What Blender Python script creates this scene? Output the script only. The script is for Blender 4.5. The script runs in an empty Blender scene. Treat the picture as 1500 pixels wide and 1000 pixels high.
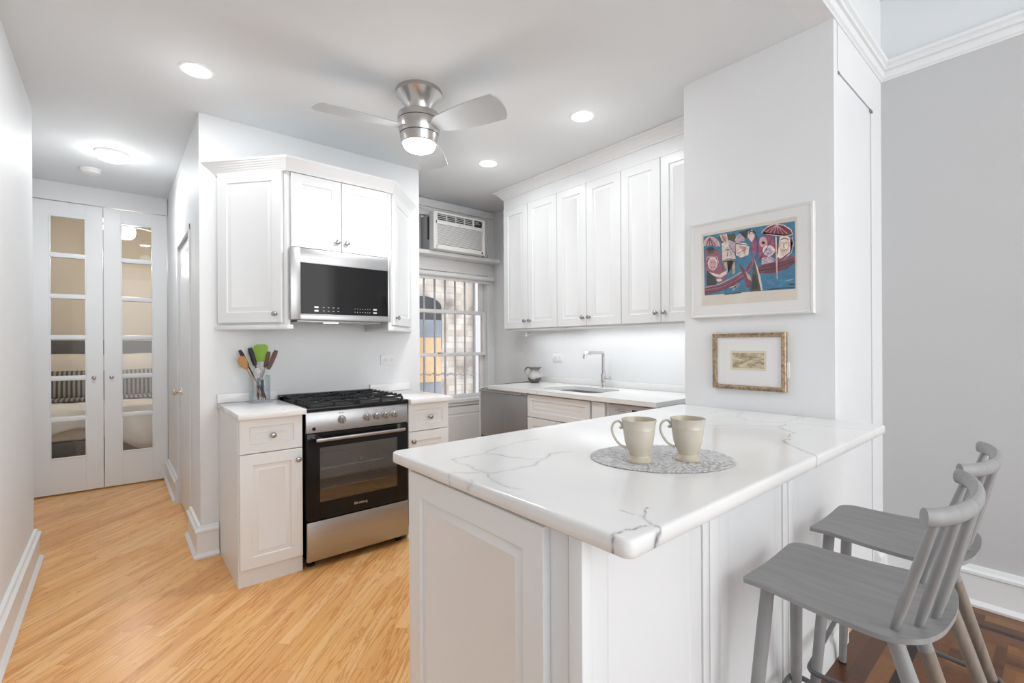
import bpy, bmesh, math, random
import numpy as np
from mathutils import Matrix, Vector, noise
random.seed(7)
R = math.radians
S = bpy.context.scene
COL = S.collection

# ------------------------------------------------------------------ camera, world, exposure, main lights
F_PX, YAW, CY, ROLL, CAM_H = 687.99, .8697, 503.92, .0051, 1.2654
cam = bpy.data.cameras.new('camera')
cam.sensor_width = 36.0
cam.lens = 36.0 * F_PX / 1500.0
cam.shift_y = (CY - 500.0) / 1500.0
cam.clip_start = .02
camo = bpy.data.objects.new('camera', cam)
COL.objects.link(camo)
fw = Vector((math.cos(YAW), math.sin(YAW), 0)); rt = Vector((math.sin(YAW), -math.cos(YAW), 0)); up = Vector((0, 0, 1))
ci = rt * math.cos(ROLL) - up * math.sin(ROLL)
cj = rt * math.sin(ROLL) + up * math.cos(ROLL)
M = Matrix((ci, cj, -fw)).transposed().to_4x4()
M.translation = (0, 0, CAM_H)
camo.matrix_world = M
S.camera = camo

S.view_settings.view_transform = 'Standard'
S.view_settings.look = 'None'
S.view_settings.exposure = 0.72
S.view_settings.gamma = 1.0
S.view_settings.use_curve_mapping = False
WORLD_STRENGTH = 1.56
world = bpy.data.worlds.new('world'); S.world = world
world.use_nodes = True
wn = world.node_tree.nodes; wn.clear()
wo = wn.new('ShaderNodeOutputWorld'); wb = wn.new('ShaderNodeBackground')
wb.inputs[0].default_value = (.985, .99, 1, 1); wb.inputs[1].default_value = WORLD_STRENGTH
world.node_tree.links.new(wb.outputs[0], wo.inputs[0])

def area(name, loc, size, power, color=(1, 1, 1), rot=(0, 0, 0), shape='DISK', size_y=None, spread=180):
    l = bpy.data.lights.new(name, 'AREA'); l.energy = power; l.color = color; l.shape = shape; l.size = size
    if size_y: l.size_y = size_y
    l.spread = R(spread)
    o = bpy.data.objects.new(name, l); o.location = loc; o.rotation_euler = rot; COL.objects.link(o)
    return o
DOWN = [(.32, 2.854), (2.199, 1.923), (2.207, 2.89)]
ZC = 2.665
for (x, y) in DOWN:
    area('downlight_lamp', (x, y, ZC - .012), .11, 2.5, (.97, .985, 1))
LAMP_BEDROOM = 15.0
def bulb(name, loc, radius, power, color):
    l = bpy.data.lights.new(name, 'POINT'); l.energy = power; l.color = color; l.shadow_soft_size = radius
    o = bpy.data.objects.new(name, l); o.location = loc; COL.objects.link(o)
bulb('fan_lamp', (1.292, 2.318, 2.20), .085, 2.2, (.97, .985, 1))
area('fan_downlight', (1.292, 2.318, 2.325), .17, 4.3, (.97, .985, 1))
bulb('bedroom_lamp', (.09, 6.75, 2.22), .10, LAMP_BEDROOM, (1, .95, .87))
for (x, y) in DOWN: bulb('downlight_halo_fill', (x, y, ZC - .20), .06, .3, (.97, .985, 1))  # extra point lamps hung below the fixtures, added to brighten the ceiling around them
bulb('hall_lamp', (-.014, 4.466, ZC - .17), .08, 1.3, (.97, .985, 1))
area('hall_downlight', (-.014, 4.466, ZC - .07), .17, 3.6, (.97, .985, 1))
area('under_cabinet_lamp', (2.93, 2.35, 1.372), .04, 1.5, (.97, .985, 1), shape='RECTANGLE', size_y=1.9)
area('courtyard_daylight', (2.6, 5.3, 3.6), 2.4, 10.0, (.95, .975, 1), rot=(R(-38), 0, 0), shape='RECTANGLE', size_y=1.6)
# added fill panel behind the camera, standing in for unseen living-room windows
area('rear_daylight_fill', (1.4, -2.9, 1.7), 3.2, 19.0, (.99, .995, 1), rot=(R(90), 0, 0), shape='RECTANGLE', size_y=2.2)

# ------------------------------------------------------------------ materials
def mat(name, color, rough=.5, metal=0, spec=.5, coat=0, emis=None, estr=0, trans=0, ior=1.45, aniso=0):
    m = bpy.data.materials.new(name); m.use_nodes = True
    b = m.node_tree.nodes['Principled BSDF']
    b.inputs['Base Color'].default_value = (*color, 1)
    b.inputs['Roughness'].default_value = rough
    b.inputs['Metallic'].default_value = metal
    b.inputs['Specular IOR Level'].default_value = spec
    b.inputs['Coat Weight'].default_value = coat
    b.inputs['Transmission Weight'].default_value = trans
    b.inputs['IOR'].default_value = ior
    b.inputs['Anisotropic'].default_value = aniso
    if emis:
        b.inputs['Emission Color'].default_value = (*emis, 1); b.inputs['Emission Strength'].default_value = estr
    return m
def nt(m): return m.node_tree.nodes, m.node_tree.links, m.node_tree.nodes['Principled BSDF']
def mottle(m, c1, c2, scale=3, detail=3, bump=0, stretch=None, bscale=None):
    """subtle procedural variation between two colours, optional bump"""
    n, l, b = nt(m)
    tc = n.new('ShaderNodeTexCoord'); mp = n.new('ShaderNodeMapping')
    if stretch: mp.inputs['Scale'].default_value = stretch
    no = n.new('ShaderNodeTexNoise'); no.inputs['Scale'].default_value = scale; no.inputs['Detail'].default_value = detail
    cr = n.new('ShaderNodeValToRGB')
    cr.color_ramp.elements[0].position = .3; cr.color_ramp.elements[1].position = .7
    cr.color_ramp.elements[0].color = (*c1, 1); cr.color_ramp.elements[1].color = (*c2, 1)
    l.new(tc.outputs['Object'], mp.inputs[0]); l.new(mp.outputs[0], no.inputs[0])
    l.new(no.outputs['Fac'], cr.inputs[0]); l.new(cr.outputs[0], b.inputs['Base Color'])
    if bump:
        no2 = n.new('ShaderNodeTexNoise'); no2.inputs['Scale'].default_value = bscale or scale * 8
        l.new(mp.outputs[0], no2.inputs[0])
        bp = n.new('ShaderNodeBump'); bp.inputs['Strength'].default_value = bump; bp.inputs['Distance'].default_value = .002
        l.new(no2.outputs['Fac'], bp.inputs['Height']); l.new(bp.outputs[0], b.inputs['Normal'])
    return m
WHT = mottle(mat('wall_paint', (.83, .83, .83), .55), (.795, .81, .822), (.81, .825, .837), 1.5, bump=.08, bscale=60)
CEIL = mottle(mat('ceiling_paint', (.82, .82, .82), .7), (.775, .805, .825), (.79, .82, .84), 1.2)
GREYW = mottle(mat('grey_wall_paint', (.6, .6, .6), .6), (.56, .565, .57), (.58, .585, .59), 1.3, bump=.08, bscale=60)
TRIM = mottle(mat('trim_paint', (.85, .85, .85), .35), (.82, .835, .845), (.84, .855, .865), 2)
CAB = mottle(mat('cabinet_paint', (.86, .86, .86), .32), (.82, .835, .845), (.84, .855, .865), 2)
CABIN = mat('cabinet_shadow_gap', (.35, .35, .35), .7)
DOORP = mottle(mat('door_paint', (.85, .85, .85), .3), (.81, .83, .845), (.83, .85, .865), 2)
def brushed(name, c, rough, direction='x', dark=.8):
    m = mat(name, c, rough, 1.0, aniso=.4)
    n, l, b = nt(m)
    tc = n.new('ShaderNodeTexCoord'); mp = n.new('ShaderNodeMapping')
    mp.inputs['Scale'].default_value = {'x': (2, 2, 120), 'z': (90, 90, 1.5)}[direction]
    no = n.new('ShaderNodeTexNoise'); no.inputs['Scale'].default_value = 3; no.inputs['Detail'].default_value = 4
    l.new(tc.outputs['Object'], mp.inputs[0]); l.new(mp.outputs[0], no.inputs[0])
    mx = n.new('ShaderNodeMixRGB'); mx.inputs[1].default_value = (*[v * dark for v in c], 1); mx.inputs[2].default_value = (*c, 1)
    l.new(no.outputs['Fac'], mx.inputs[0]); l.new(mx.outputs[0], b.inputs['Base Color'])
    bp = n.new('ShaderNodeBump'); bp.inputs['Strength'].default_value = .05; bp.inputs['Distance'].default_value = .001
    l.new(no.outputs['Fac'], bp.inputs['Height']); l.new(bp.outputs[0], b.inputs['Normal'])
    return m
STEEL = brushed('brushed_steel', (.50, .50, .505), .36, 'x')
STEELV = brushed('brushed_steel_upright', (.50, .50, .51), .36, 'z')
NICKEL = brushed('brushed_nickel', (.60, .58, .56), .22, 'z', .85)
CHROME = mat('chrome', (.72, .72, .72), .07, 1)
KNOBM = mat('knob_nickel', (.42, .41, .40), .22, 1)
BRASS = mat('polished_brass', (.75, .68, .55), .18, 1)
BLACK = mat('black_enamel', (.010, .010, .011), .15, spec=.35)
BGLASS = mat('black_glass', (.010, .010, .011), .06, spec=.28)
IRON = mat('cast_iron', (.015, .015, .016), .55)
RUBBER = mat('black_rubber', (.02, .02, .02), .7)
OVENIN = mat('oven_liner', (.42, .42, .43), .35)
WIRE = mat('oven_wire', (.6, .6, .6), .25, 1)
PLAST = mottle(mat('white_plastic', (.8, .8, .79), .4), (.77, .77, .76), (.80, .80, .79), 5)
PLASTG = mat('grey_plastic', (.42, .42, .42), .5)
VENTD = mat('vent_dark', (.05, .05, .05), .7)
OUTLET = mat('outlet_white', (.84, .84, .83), .3)
SLOT = mat('outlet_slot', (.12, .12, .12), .6)
LED = mat('lamp_glow', (1, 1, 1), .4, emis=(1, .99, .97), estr=7)
LEDU = mat('strip_glow', (1, 1, 1), .4, emis=(1, 1, 1), estr=1.6)
LEDF = mat('fan_glow', (1, 1, 1), .4, emis=(1, .99, .97), estr=5)
BEDGLOW = mat('bedroom_glow', (1, 1, 1), .4, emis=(1, .96, .90), estr=4)
PRINTMARK = mat('panel_marking', (.55, .55, .55), .5)
LOGO = mat('silver_lettering', (.62, .62, .62), .3, .6)
DARKMARK = mat('dark_marking', (.08, .08, .08), .5)

def glassmat(name, tint=(1, 1, 1), gloss=.06, fres=True, rough=0):
    m = bpy.data.materials.new(name); m.use_nodes = True
    n, l = m.node_tree.nodes, m.node_tree.links; n.clear()
    o = n.new('ShaderNodeOutputMaterial'); t = n.new('ShaderNodeBsdfTransparent'); g = n.new('ShaderNodeBsdfGlossy')
    g.inputs['Roughness'].default_value = rough; t.inputs[0].default_value = (*tint, 1)
    mx = n.new('ShaderNodeMixShader'); fr = n.new('ShaderNodeLayerWeight'); fr.inputs[0].default_value = .5
    pw = n.new('ShaderNodeMath'); pw.operation = 'POWER'; pw.inputs[1].default_value = 4.0; l.new(fr.outputs['Facing'], pw.inputs[0])
    ma = n.new('ShaderNodeMath'); ma.operation = 'MULTIPLY_ADD'; ma.inputs[1].default_value = .7; ma.inputs[2].default_value = gloss * .5; l.new(pw.outputs[0], ma.inputs[0])
    if fres: l.new(ma.outputs[0], mx.inputs[0])
    else: mx.inputs[0].default_value = gloss
    l.new(t.outputs[0], mx.inputs[1]); l.new(g.outputs[0], mx.inputs[2]); l.new(mx.outputs[0], o.inputs[0])
    return m
PANE = glassmat('window_glass')
OVENGL = glassmat('oven_glass', (.62, .62, .62), gloss=.30)
JARG = glassmat('clear_acrylic', (.93, .95, .96))

def wood_floor():
    m = mat('oak_floor', (.75, .4, .12), .28, coat=.0)
    n, l, b = nt(m)
    tc = n.new('ShaderNodeTexCoord'); mp = n.new('ShaderNodeMapping'); mp.inputs['Rotation'].default_value = (0, 0, R(-44))
    l.new(tc.outputs['Object'], mp.inputs[0])
    # every board row gets its own random shift so the end joints never line up
    sp = n.new('ShaderNodeSeparateXYZ'); l.new(mp.outputs[0], sp.inputs[0])
    dv0 = n.new('ShaderNodeMath'); dv0.operation = 'DIVIDE'; dv0.inputs[1].default_value = .0572; l.new(sp.outputs[1], dv0.inputs[0])
    fl0 = n.new('ShaderNodeMath'); fl0.operation = 'FLOOR'; l.new(dv0.outputs[0], fl0.inputs[0])
    wn0 = n.new('ShaderNodeTexWhiteNoise'); wn0.noise_dimensions = '1D'; l.new(fl0.outputs[0], wn0.inputs['W'])
    ax0_ = n.new('ShaderNodeMath'); ax0_.operation = 'MULTIPLY_ADD'; ax0_.inputs[1].default_value = 7.3; l.new(wn0.outputs['Value'], ax0_.inputs[0]); l.new(sp.outputs[0], ax0_.inputs[2])
    cb0 = n.new('ShaderNodeCombineXYZ'); l.new(ax0_.outputs[0], cb0.inputs[0]); l.new(sp.outputs[1], cb0.inputs[1])
    br = n.new('ShaderNodeTexBrick'); br.offset = 0; br.squash = 1
    br.inputs['Color1'].default_value = (0, 0, 0, 1); br.inputs['Color2'].default_value = (1, 1, 1, 1); br.inputs['Mortar'].default_value = (.5, .5, .5, 1)
    br.inputs['Scale'].default_value = 1; br.inputs['Brick Width'].default_value = .95; br.inputs['Row Height'].default_value = .0572
    br.inputs['Mortar Size'].default_value = .0007; br.inputs['Mortar Smooth'].default_value = .1; br.inputs['Bias'].default_value = 0
    l.new(cb0.outputs[0], br.inputs[0])
    cr = n.new('ShaderNodeValToRGB'); e = cr.color_ramp.elements
    e[0].position = 0; e[0].color = (.76, .385, .14, 1); e[1].position = 1; e[1].color = (.93, .57, .26, 1)
    x = e.new(.35); x.color = (.87, .475, .18, 1)
    x = e.new(.7); x.color = (.90, .52, .215, 1)
    l.new(br.outputs['Color'], cr.inputs[0])
    # offset the grain per board
    add = n.new('ShaderNodeVectorMath'); add.operation = 'MULTIPLY_ADD'
    comb = n.new('ShaderNodeCombineXYZ'); l.new(br.outputs['Color'], comb.inputs[0]); l.new(br.outputs['Color'], comb.inputs[1]); 
    add.inputs[1].default_value = (13.7, 7.1, 0); l.new(comb.outputs[0], add.inputs[0]); l.new(mp.outputs[0], add.inputs[2])
    mp2 = n.new('ShaderNodeMapping'); mp2.inputs['Scale'].default_value = (.9, 13, 1); l.new(add.outputs[0], mp2.inputs[0])
    wv = n.new('ShaderNodeTexNoise'); wv.inputs['Scale'].default_value = 1.6; wv.inputs['Detail'].default_value = 5; wv.inputs['Roughness'].default_value = .6; wv.inputs['Distortion'].default_value = 1.2
    l.new(mp2.outputs[0], wv.inputs[0])
    # cathedral rings out of the noise height
    mul = n.new('ShaderNodeMath'); mul.operation = 'MULTIPLY'; mul.inputs[1].default_value = 30; l.new(wv.outputs['Fac'], mul.inputs[0])
    sn = n.new('ShaderNodeMath'); sn.operation = 'SINE'; l.new(mul.outputs[0], sn.inputs[0])
    rp = n.new('ShaderNodeValToRGB'); rp.color_ramp.elements[0].position = .45; rp.color_ramp.elements[1].position = 1.0
    rp.color_ramp.elements[0].color = (0, 0, 0, 1); rp.color_ramp.elements[1].color = (1, 1, 1, 1); l.new(sn.outputs[0], rp.inputs[0])
    mp3 = n.new('ShaderNodeMapping'); mp3.inputs['Scale'].default_value = (6, 190, 1); l.new(add.outputs[0], mp3.inputs[0])
    fn = n.new('ShaderNodeTexNoise'); fn.inputs['Scale'].default_value = 1; fn.inputs['Detail'].default_value = 3; l.new(mp3.outputs[0], fn.inputs[0])
    m1 = n.new('ShaderNodeMixRGB'); m1.blend_type = 'MULTIPLY'; l.new(cr.outputs[0], m1.inputs[1]); m1.inputs[2].default_value = (.74, .54, .36, 1)
    f1 = n.new('ShaderNodeMath'); f1.operation = 'MULTIPLY'; f1.inputs[1].default_value = .75; l.new(rp.outputs[0], f1.inputs[0]); l.new(f1.outputs[0], m1.inputs[0])
    m2 = n.new('ShaderNodeMixRGB'); m2.blend_type = 'MULTIPLY'; l.new(m1.outputs[0], m2.inputs[1]); m2.inputs[2].default_value = (.80, .68, .52, 1)
    f2 = n.new('ShaderNodeMapRange'); f2.inputs[1].default_value = .5; f2.inputs[2].default_value = .75; f2.inputs[4].default_value = .55; l.new(fn.outputs['Fac'], f2.inputs[0]); l.new(f2.outputs[0], m2.inputs[0])
    m3 = n.new('ShaderNodeMixRGB'); m3.blend_type = 'MULTIPLY'; l.new(m2.outputs[0], m3.inputs[1]); m3.inputs[2].default_value = (.55, .38, .22, 1)
    f3 = n.new('ShaderNodeMath'); f3.operation = 'MULTIPLY'; f3.inputs[1].default_value = .55; l.new(br.outputs['Fac'], f3.inputs[0]); l.new(f3.outputs[0], m3.inputs[0])
    l.new(m3.outputs[0], b.inputs['Base Color'])
    bp = n.new('ShaderNodeBump'); bp.inputs['Strength'].default_value = .25; bp.inputs['Distance'].default_value = .001; bp.invert = True
    l.new(br.outputs['Fac'], bp.inputs['Height']); l.new(bp.outputs[0], b.inputs['Normal'])
    return m
OAK = wood_floor()

def parquet():
    """dark old parquet: straight border boards along the walls, a dark inlay line, basket-weave field"""
    m = mat('parquet_floor', (.3, .12, .04), .3)
    n, l, b = nt(m)
    geo = n.new('ShaderNodeNewGeometry'); sep = n.new('ShaderNodeSeparateXYZ'); l.new(geo.outputs['Position'], sep.inputs[0])
    def mth(op, a, bb=None, c=None):
        k = n.new('ShaderNodeMath'); k.operation = op
        for i, v in enumerate((a, bb, c)):
            if v is None: continue
            if isinstance(v, (int, float)): k.inputs[i].default_value = v
            else: l.new(v, k.inputs[i])
        return k.outputs[0]
    x, y = sep.outputs[0], sep.outputs[1]
    # distances from the grey wall (x=3.13) and from the peninsula panel (y=.6)
    dx = mth('SUBTRACT', 3.13, x); dy = mth('SUBTRACT', .61, y)
    d = mth('MINIMUM', dx, dy)
    along = mth('LESS_THAN', dx, dy)
    # border boards: running coordinate
    run = n.new('ShaderNodeMix'); run.data_type = 'FLOAT'; l.new(along, run.inputs[0]); l.new(x, run.inputs[2]); l.new(y, run.inputs[3])
    bi = mth('FLOOR', mth('DIVIDE', d, .058))
    seg = mth('FLOOR', mth('DIVIDE', mth('ADD', run.outputs[0], mth('MULTIPLY', bi, .37)), .62))
    # field cells
    cell = .165
    cxn = mth('DIVIDE', x, cell); cyn = mth('DIVIDE', y, cell)
    fx = mth('FLOOR', cxn); fy = mth('FLOOR', cyn)
    par = mth('GREATER_THAN', mth('FRACT', mth('MULTIPLY', mth('ADD', fx, fy), .5)), .25)
    ux = mth('FRACT', cxn); uy = mth('FRACT', cyn)
    s = n.new('ShaderNodeMix'); s.data_type = 'FLOAT'; l.new(par, s.inputs[0]); l.new(ux, s.inputs[2]); l.new(uy, s.inputs[3])
    si = mth('FLOOR', mth('MULTIPLY', s.outputs[0], 5))
    # random per strip
    cb = n.new('ShaderNodeCombineXYZ'); l.new(fx, cb.inputs[0]); l.new(fy, cb.inputs[1]); l.new(si, cb.inputs[2])
    w1 = n.new('ShaderNodeTexWhiteNoise'); l.new(cb.outputs[0], w1.inputs[0])
    cb2 = n.new('ShaderNodeCombineXYZ'); l.new(bi, cb2.inputs[0]); l.new(seg, cb2.inputs[1]); l.new(along, cb2.inputs[2])
    w2 = n.new('ShaderNodeTexWhiteNoise'); l.new(cb2.outputs[0], w2.inputs[0])
    inb = mth('LESS_THAN', d, .29)
    rnd = n.new('ShaderNodeMix'); rnd.data_type = 'FLOAT'; l.new(inb, rnd.inputs[0]); l.new(w1.outputs[0], rnd.inputs[2]); l.new(w2.outputs[0], rnd.inputs[3])
    cr = n.new('ShaderNodeValToRGB'); e = cr.color_ramp.elements
    e[0].position = 0; e[0].color = (.10, .036, .014, 1); e[1].position = 1; e[1].color = (.36, .17, .05, 1)
    q = e.new(.5); q.color = (.19, .075, .025, 1)
    l.new(rnd.outputs[0], cr.inputs[0])
    # dark inlay line at d ~ .23
    line = mth('MULTIPLY', mth('GREATER_THAN', d, .174), mth('LESS_THAN', d, .208))
    mx = n.new('ShaderNodeMixRGB'); l.new(line, mx.inputs[0]); l.new(cr.outputs[0], mx.inputs[1]); mx.inputs[2].default_value = (.022, .010, .006, 1)
    no = n.new('ShaderNodeTexNoise'); no.inputs['Scale'].default_value = 45; no.inputs['Detail'].default_value = 4; l.new(geo.outputs['Position'], no.inputs[0])
    m2 = n.new('ShaderNodeMixRGB'); m2.blend_type = 'MULTIPLY'; l.new(mx.outputs[0], m2.inputs[1]); m2.inputs[2].default_value = (.6, .55, .5, 1)
    l.new(no.outputs['Fac'], m2.inputs[0])
    l.new(m2.outputs[0], b.inputs['Base Color'])
    return m
PARQ = parquet()

def quartz(attr=None):
    m = mat('quartz_veined' if attr else 'quartz_plain', (.86, .86, .86), .15, coat=.0)
    n, l, b = nt(m)
    tc = n.new('ShaderNodeTexCoord')
    no = n.new('ShaderNodeTexNoise'); no.inputs['Scale'].default_value = 2.2; no.inputs['Detail'].default_value = 6; l.new(tc.outputs['Object'], no.inputs[0])
    cr = n.new('ShaderNodeValToRGB'); e = cr.color_ramp.elements; e[0].position = .35; e[1].position = .65
    e[0].color = (.80, .80, .80, 1); e[1].color = (.87, .87, .865, 1); l.new(no.outputs['Fac'], cr.inputs[0])
    # thin faint veins: ridges of a distorted noise
    n2 = n.new('ShaderNodeTexNoise'); n2.inputs['Scale'].default_value = 1.7; n2.inputs['Detail'].default_value = 5; n2.inputs['Distortion'].default_value = 1.1; l.new(tc.outputs['Object'], n2.inputs[0])
    s = n.new('ShaderNodeMath'); s.operation = 'SUBTRACT'; s.inputs[1].default_value = .5; l.new(n2.outputs['Fac'], s.inputs[0])
    a = n.new('ShaderNodeMath'); a.operation = 'ABSOLUTE'; l.new(s.outputs[0], a.inputs[0])
    r = n.new('ShaderNodeMapRange'); r.inputs[1].default_value = 0; r.inputs[2].default_value = .006; r.inputs[3].default_value = 1; r.inputs[4].default_value = 0; l.new(a.outputs[0], r.inputs[0])
    n3 = n.new('ShaderNodeTexNoise'); n3.inputs['Scale'].default_value = 2.5; l.new(tc.outputs['Object'], n3.inputs[0])
    r3 = n.new('ShaderNodeMapRange'); r3.inputs[1].default_value = .5; r3.inputs[2].default_value = .7; l.new(n3.outputs['Fac'], r3.inputs[0])
    f = n.new('ShaderNodeMath'); f.operation = 'MULTIPLY'; l.new(r.outputs[0], f.inputs[0]); l.new(r3.outputs[0], f.inputs[1])
    f2 = n.new('ShaderNodeMath'); f2.operation = 'MULTIPLY'; f2.inputs[1].default_value = .12 if attr else .45; l.new(f.outputs[0], f2.inputs[0])
    mx = n.new('ShaderNodeMixRGB'); l.new(f2.outputs[0], mx.inputs[0]); l.new(cr.outputs[0], mx.inputs[1]); mx.inputs[2].default_value = (.42, .42, .43, 1)
    last = mx
    if attr:
        at = n.new('ShaderNodeAttribute'); at.attribute_name = attr
        m3 = n.new('ShaderNodeMixRGB'); l.new(at.outputs['Fac'], m3.inputs[0]); l.new(mx.outputs[0], m3.inputs[1]); m3.inputs[2].default_value = (.22, .22, .235, 1)
        last = m3
    l.new(last.outputs[0], b.inputs['Base Color'])
    return m
QUARTZ = quartz(); QUARTZV = quartz('vein')

# ------------------------------------------------------------------ mesh building
I4 = Matrix.Identity(4)
def TR(x=0, y=0, z=0, rz=0): return Matrix.Translation((x, y, z)) @ Matrix.Rotation(rz, 4, 'Z')
class MB:
    def __init__(self, T=None): self.bm = bmesh.new(); self.T = T or I4; self.mi = 0
    def v(self, p, T=None): return self.bm.verts.new((T or self.T) @ Vector(p))
    def f(self, vs):
        try: fc = self.bm.faces.new(vs); fc.material_index = self.mi; return fc
        except ValueError: return None
    def box(self, x0, x1, y0, y1, z0, z1, bev=0, T=None, seg=2):
        T = T or self.T
        b = bmesh.new()
        bmesh.ops.create_cube(b, size=1)
        for v in b.verts: v.co = Vector(((x0 + x1) / 2 + v.co.x * (x1 - x0), (y0 + y1) / 2 + v.co.y * (y1 - y0), (z0 + z1) / 2 + v.co.z * (z1 - z0)))
        if bev: bmesh.ops.bevel(b, geom=b.edges[:], offset=bev, segments=seg, affect='EDGES', profile=.5)
        self.merge(b, T); return self
    def merge(self, b, T=None):
        T = T or self.T; mp = {}
        for v in b.verts: mp[v] = self.bm.verts.new(T @ v.co)
        flip = T.determinant() < 0
        for fc in b.faces:
            vs = [mp[v] for v in fc.verts]
            if flip: vs.reverse()
            self.f(vs)
        b.free()
    def prism(self, poly, z0, z1, bev=0, T=None):
        """poly: ccw list of (x,y)"""
        b = bmesh.new()
        lo = [b.verts.new((x, y, z0)) for x, y in poly]; hi = [b.verts.new((x, y, z1)) for x, y in poly]
        n = len(poly)
        b.faces.new(lo[::-1]); b.faces.new(hi)
        for i in range(n): b.faces.new((lo[i], lo[(i + 1) % n], hi[(i + 1) % n], hi[i]))
        if bev: bmesh.ops.bevel(b, geom=[e for e in b.edges], offset=bev, segments=2, affect='EDGES', profile=.5)
        self.merge(b, T); return self
    def lathe(self, prof, n=32, T=None, cap=True):
        T = T or self.T; rings = []
        for r, z in prof:
            if r < 1e-6: rings.append([self.v((0, 0, z), T)])
            else: rings.append([self.v((r * math.cos(2 * math.pi * i / n), r * math.sin(2 * math.pi * i / n), z), T) for i in range(n)])
        for a, b in zip(rings, rings[1:]):
            for i in range(n):
                j = (i + 1) % n
                if len(a) == 1 and len(b) == 1: continue
                if len(a) == 1: self.f((a[0], b[i], b[j]))
                elif len(b) == 1: self.f((a[i], a[j], b[0]))
                else: self.f((a[i], a[j], b[j], b[i]))
        if cap:
            if len(rings[0]) > 1: self.f(rings[0][::-1])
            if len(rings[-1]) > 1: self.f(rings[-1])
        return self
    def tube(self, pts, r, n=10, T=None, closed=False, ry=None, upv=(0, 0, 1)):
        """r: number or list; ry: second half-axis for oval section"""
        T = T or self.T; P = [Vector(p) for p in pts]; m = len(P)
        rs = r if isinstance(r, (list, tuple)) else [r] * m
        rys = ry if isinstance(ry, (list, tuple)) else ([ry] * m if ry else rs)
        rings = []; last = None
        for i, p in enumerate(P):
            if closed: t = P[(i + 1) % m] - P[i - 1]
            else: t = P[min(i + 1, m - 1)] - P[max(i - 1, 0)]
            t.normalize()
            if last is None:
                u = Vector(upv)
                if abs(u.dot(t)) > .95: u = Vector((1, 0, 0))
            else: u = last
            a = (u - t * u.dot(t)).normalized(); b = t.cross(a); last = a
            rings.append([self.v(p + a * (rs[i] * math.cos(2 * math.pi * k / n)) + b * (rys[i] * math.sin(2 * math.pi * k / n)), T) for k in range(n)])
        pr = list(zip(rings, rings[1:])) + ([(rings[-1], rings[0])] if closed else [])
        for a, b in pr:
            for k in range(n): self.f((a[k], a[(k + 1) % n], b[(k + 1) % n], b[k]))
        if not closed: self.f(rings[0][::-1]); self.f(rings[-1])
        return self
    def quad(self, a, b, c, d, T=None): self.f([self.v(p, T) for p in (a, b, c, d)]); return self
    def panel(self, w, h, t=.019, s=.055, g=.007, flat=False, T=None, x0=0, z0=0, y0=0, bev=.002):
        """a framed raised panel front; front face at local y=y0 looking to -y"""
        rings = [(0, y0 + bev), (bev, y0), (s, y0), (s + .004, y0 + g * .8)]
        rings += [(s + .010, y0 + g), (s + .030, y0 + g * .35), (s + .033, y0 + g * .35 + .0012)] if not flat else [(s + .012, y0 + g)]
        R_ = []
        for ins, y in rings:
            R_.append([self.v(p, T) for p in ((x0 + ins, y, z0 + ins), (x0 + w - ins, y, z0 + ins), (x0 + w - ins, y, z0 + h - ins), (x0 + ins, y, z0 + h - ins))])
        back = [self.v(p, T) for p in ((x0, y0 + t, z0), (x0 + w, y0 + t, z0), (x0 + w, y0 + t, z0 + h), (x0, y0 + t, z0 + h))]
        seqs = [back] + R_
        for a, b in zip(seqs, seqs[1:]):
            for k in range(4): self.f((a[k], a[(k + 1) % 4], b[(k + 1) % 4], b[k]))
        self.f(R_[-1]); self.f(back[::-1])
        return self
    def build(self, name, m, parent=None, smooth=True):
        me = bpy.data.meshes.new(name)
        bmesh.ops.recalc_face_normals(self.bm, faces=self.bm.faces[:])
        self.bm.to_mesh(me); self.bm.free()
        if parent is not None and parent.get('_w'):
            me.transform(Matrix.Translation(-Vector(parent['_w'])))
        for k in (m if isinstance(m, (list, tuple)) else [m]): me.materials.append(k)
        if smooth:
            me.shade_smooth(); me.set_sharp_from_angle(angle=R(32))
        o = bpy.data.objects.new(name, me); COL.objects.link(o)
        if parent is not None:
            o.parent = parent
            if parent.get('_w'): o['_w'] = (0, 0, 0); del o['_w']
        return o
def thing(name, label, cat, loc=(0, 0, 0), rz=0, group=None, world=False):
    """Empty at the thing's base; world=True: parts are authored in world coordinates"""
    o = bpy.data.objects.new(name, None); COL.objects.link(o); o.empty_display_size = .05
    o.location = loc; o.rotation_euler = (0, 0, rz); o['label'] = label; o['category'] = cat
    if group: o['group'] = group
    if world: o['_w'] = tuple(loc)
    return o
def tag(o, label, cat, group=None, kind=None):
    o['label'] = label; o['category'] = cat
    if group: o['group'] = group
    if kind: o['kind'] = kind
    return o
class SubMB(MB):
    """world-authored sub-part: offset by the top thing's location"""
    def __init__(self, root, T=None): super().__init__(T); self.root = root
    def build(self, name, m, parent=None, smooth=True):
        o = super().build(name, m, None, smooth)
        if self.root.get('_w'): o.data.transform(Matrix.Translation(-Vector(self.root['_w'])))
        o.parent = parent or self.root
        return o
def struct(name, mb, m, smooth=False):
    o = mb.build(name, m, None, smooth); o['kind'] = 'structure'
    return o
def copy_tree(o, parent=None):
    c = o.copy(); COL.objects.link(c); c.parent = parent
    for ch in list(o.children): copy_tree(ch, c)
    return c
KNOB = [(.0, -.030), (.008, -.0295), (.0135, -.027), (.0155, -.0225), (.0145, -.018), (.009, -.015), (.0055, -.012), (.0055, -.004), (.0095, -.002), (.0095, 0)]
def knob(root, parent, x, z, T, y=0, m=None, s=1.0):
    mb = SubMB(root)
    mb.lathe([(r * s, zz * s) for r, zz in KNOB], 20, T=T @ Matrix.Translation((x, y, z)) @ Matrix.Rotation(R(-90), 4, 'X'))
    return mb.build('knob', m or KNOBM, parent)

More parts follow.
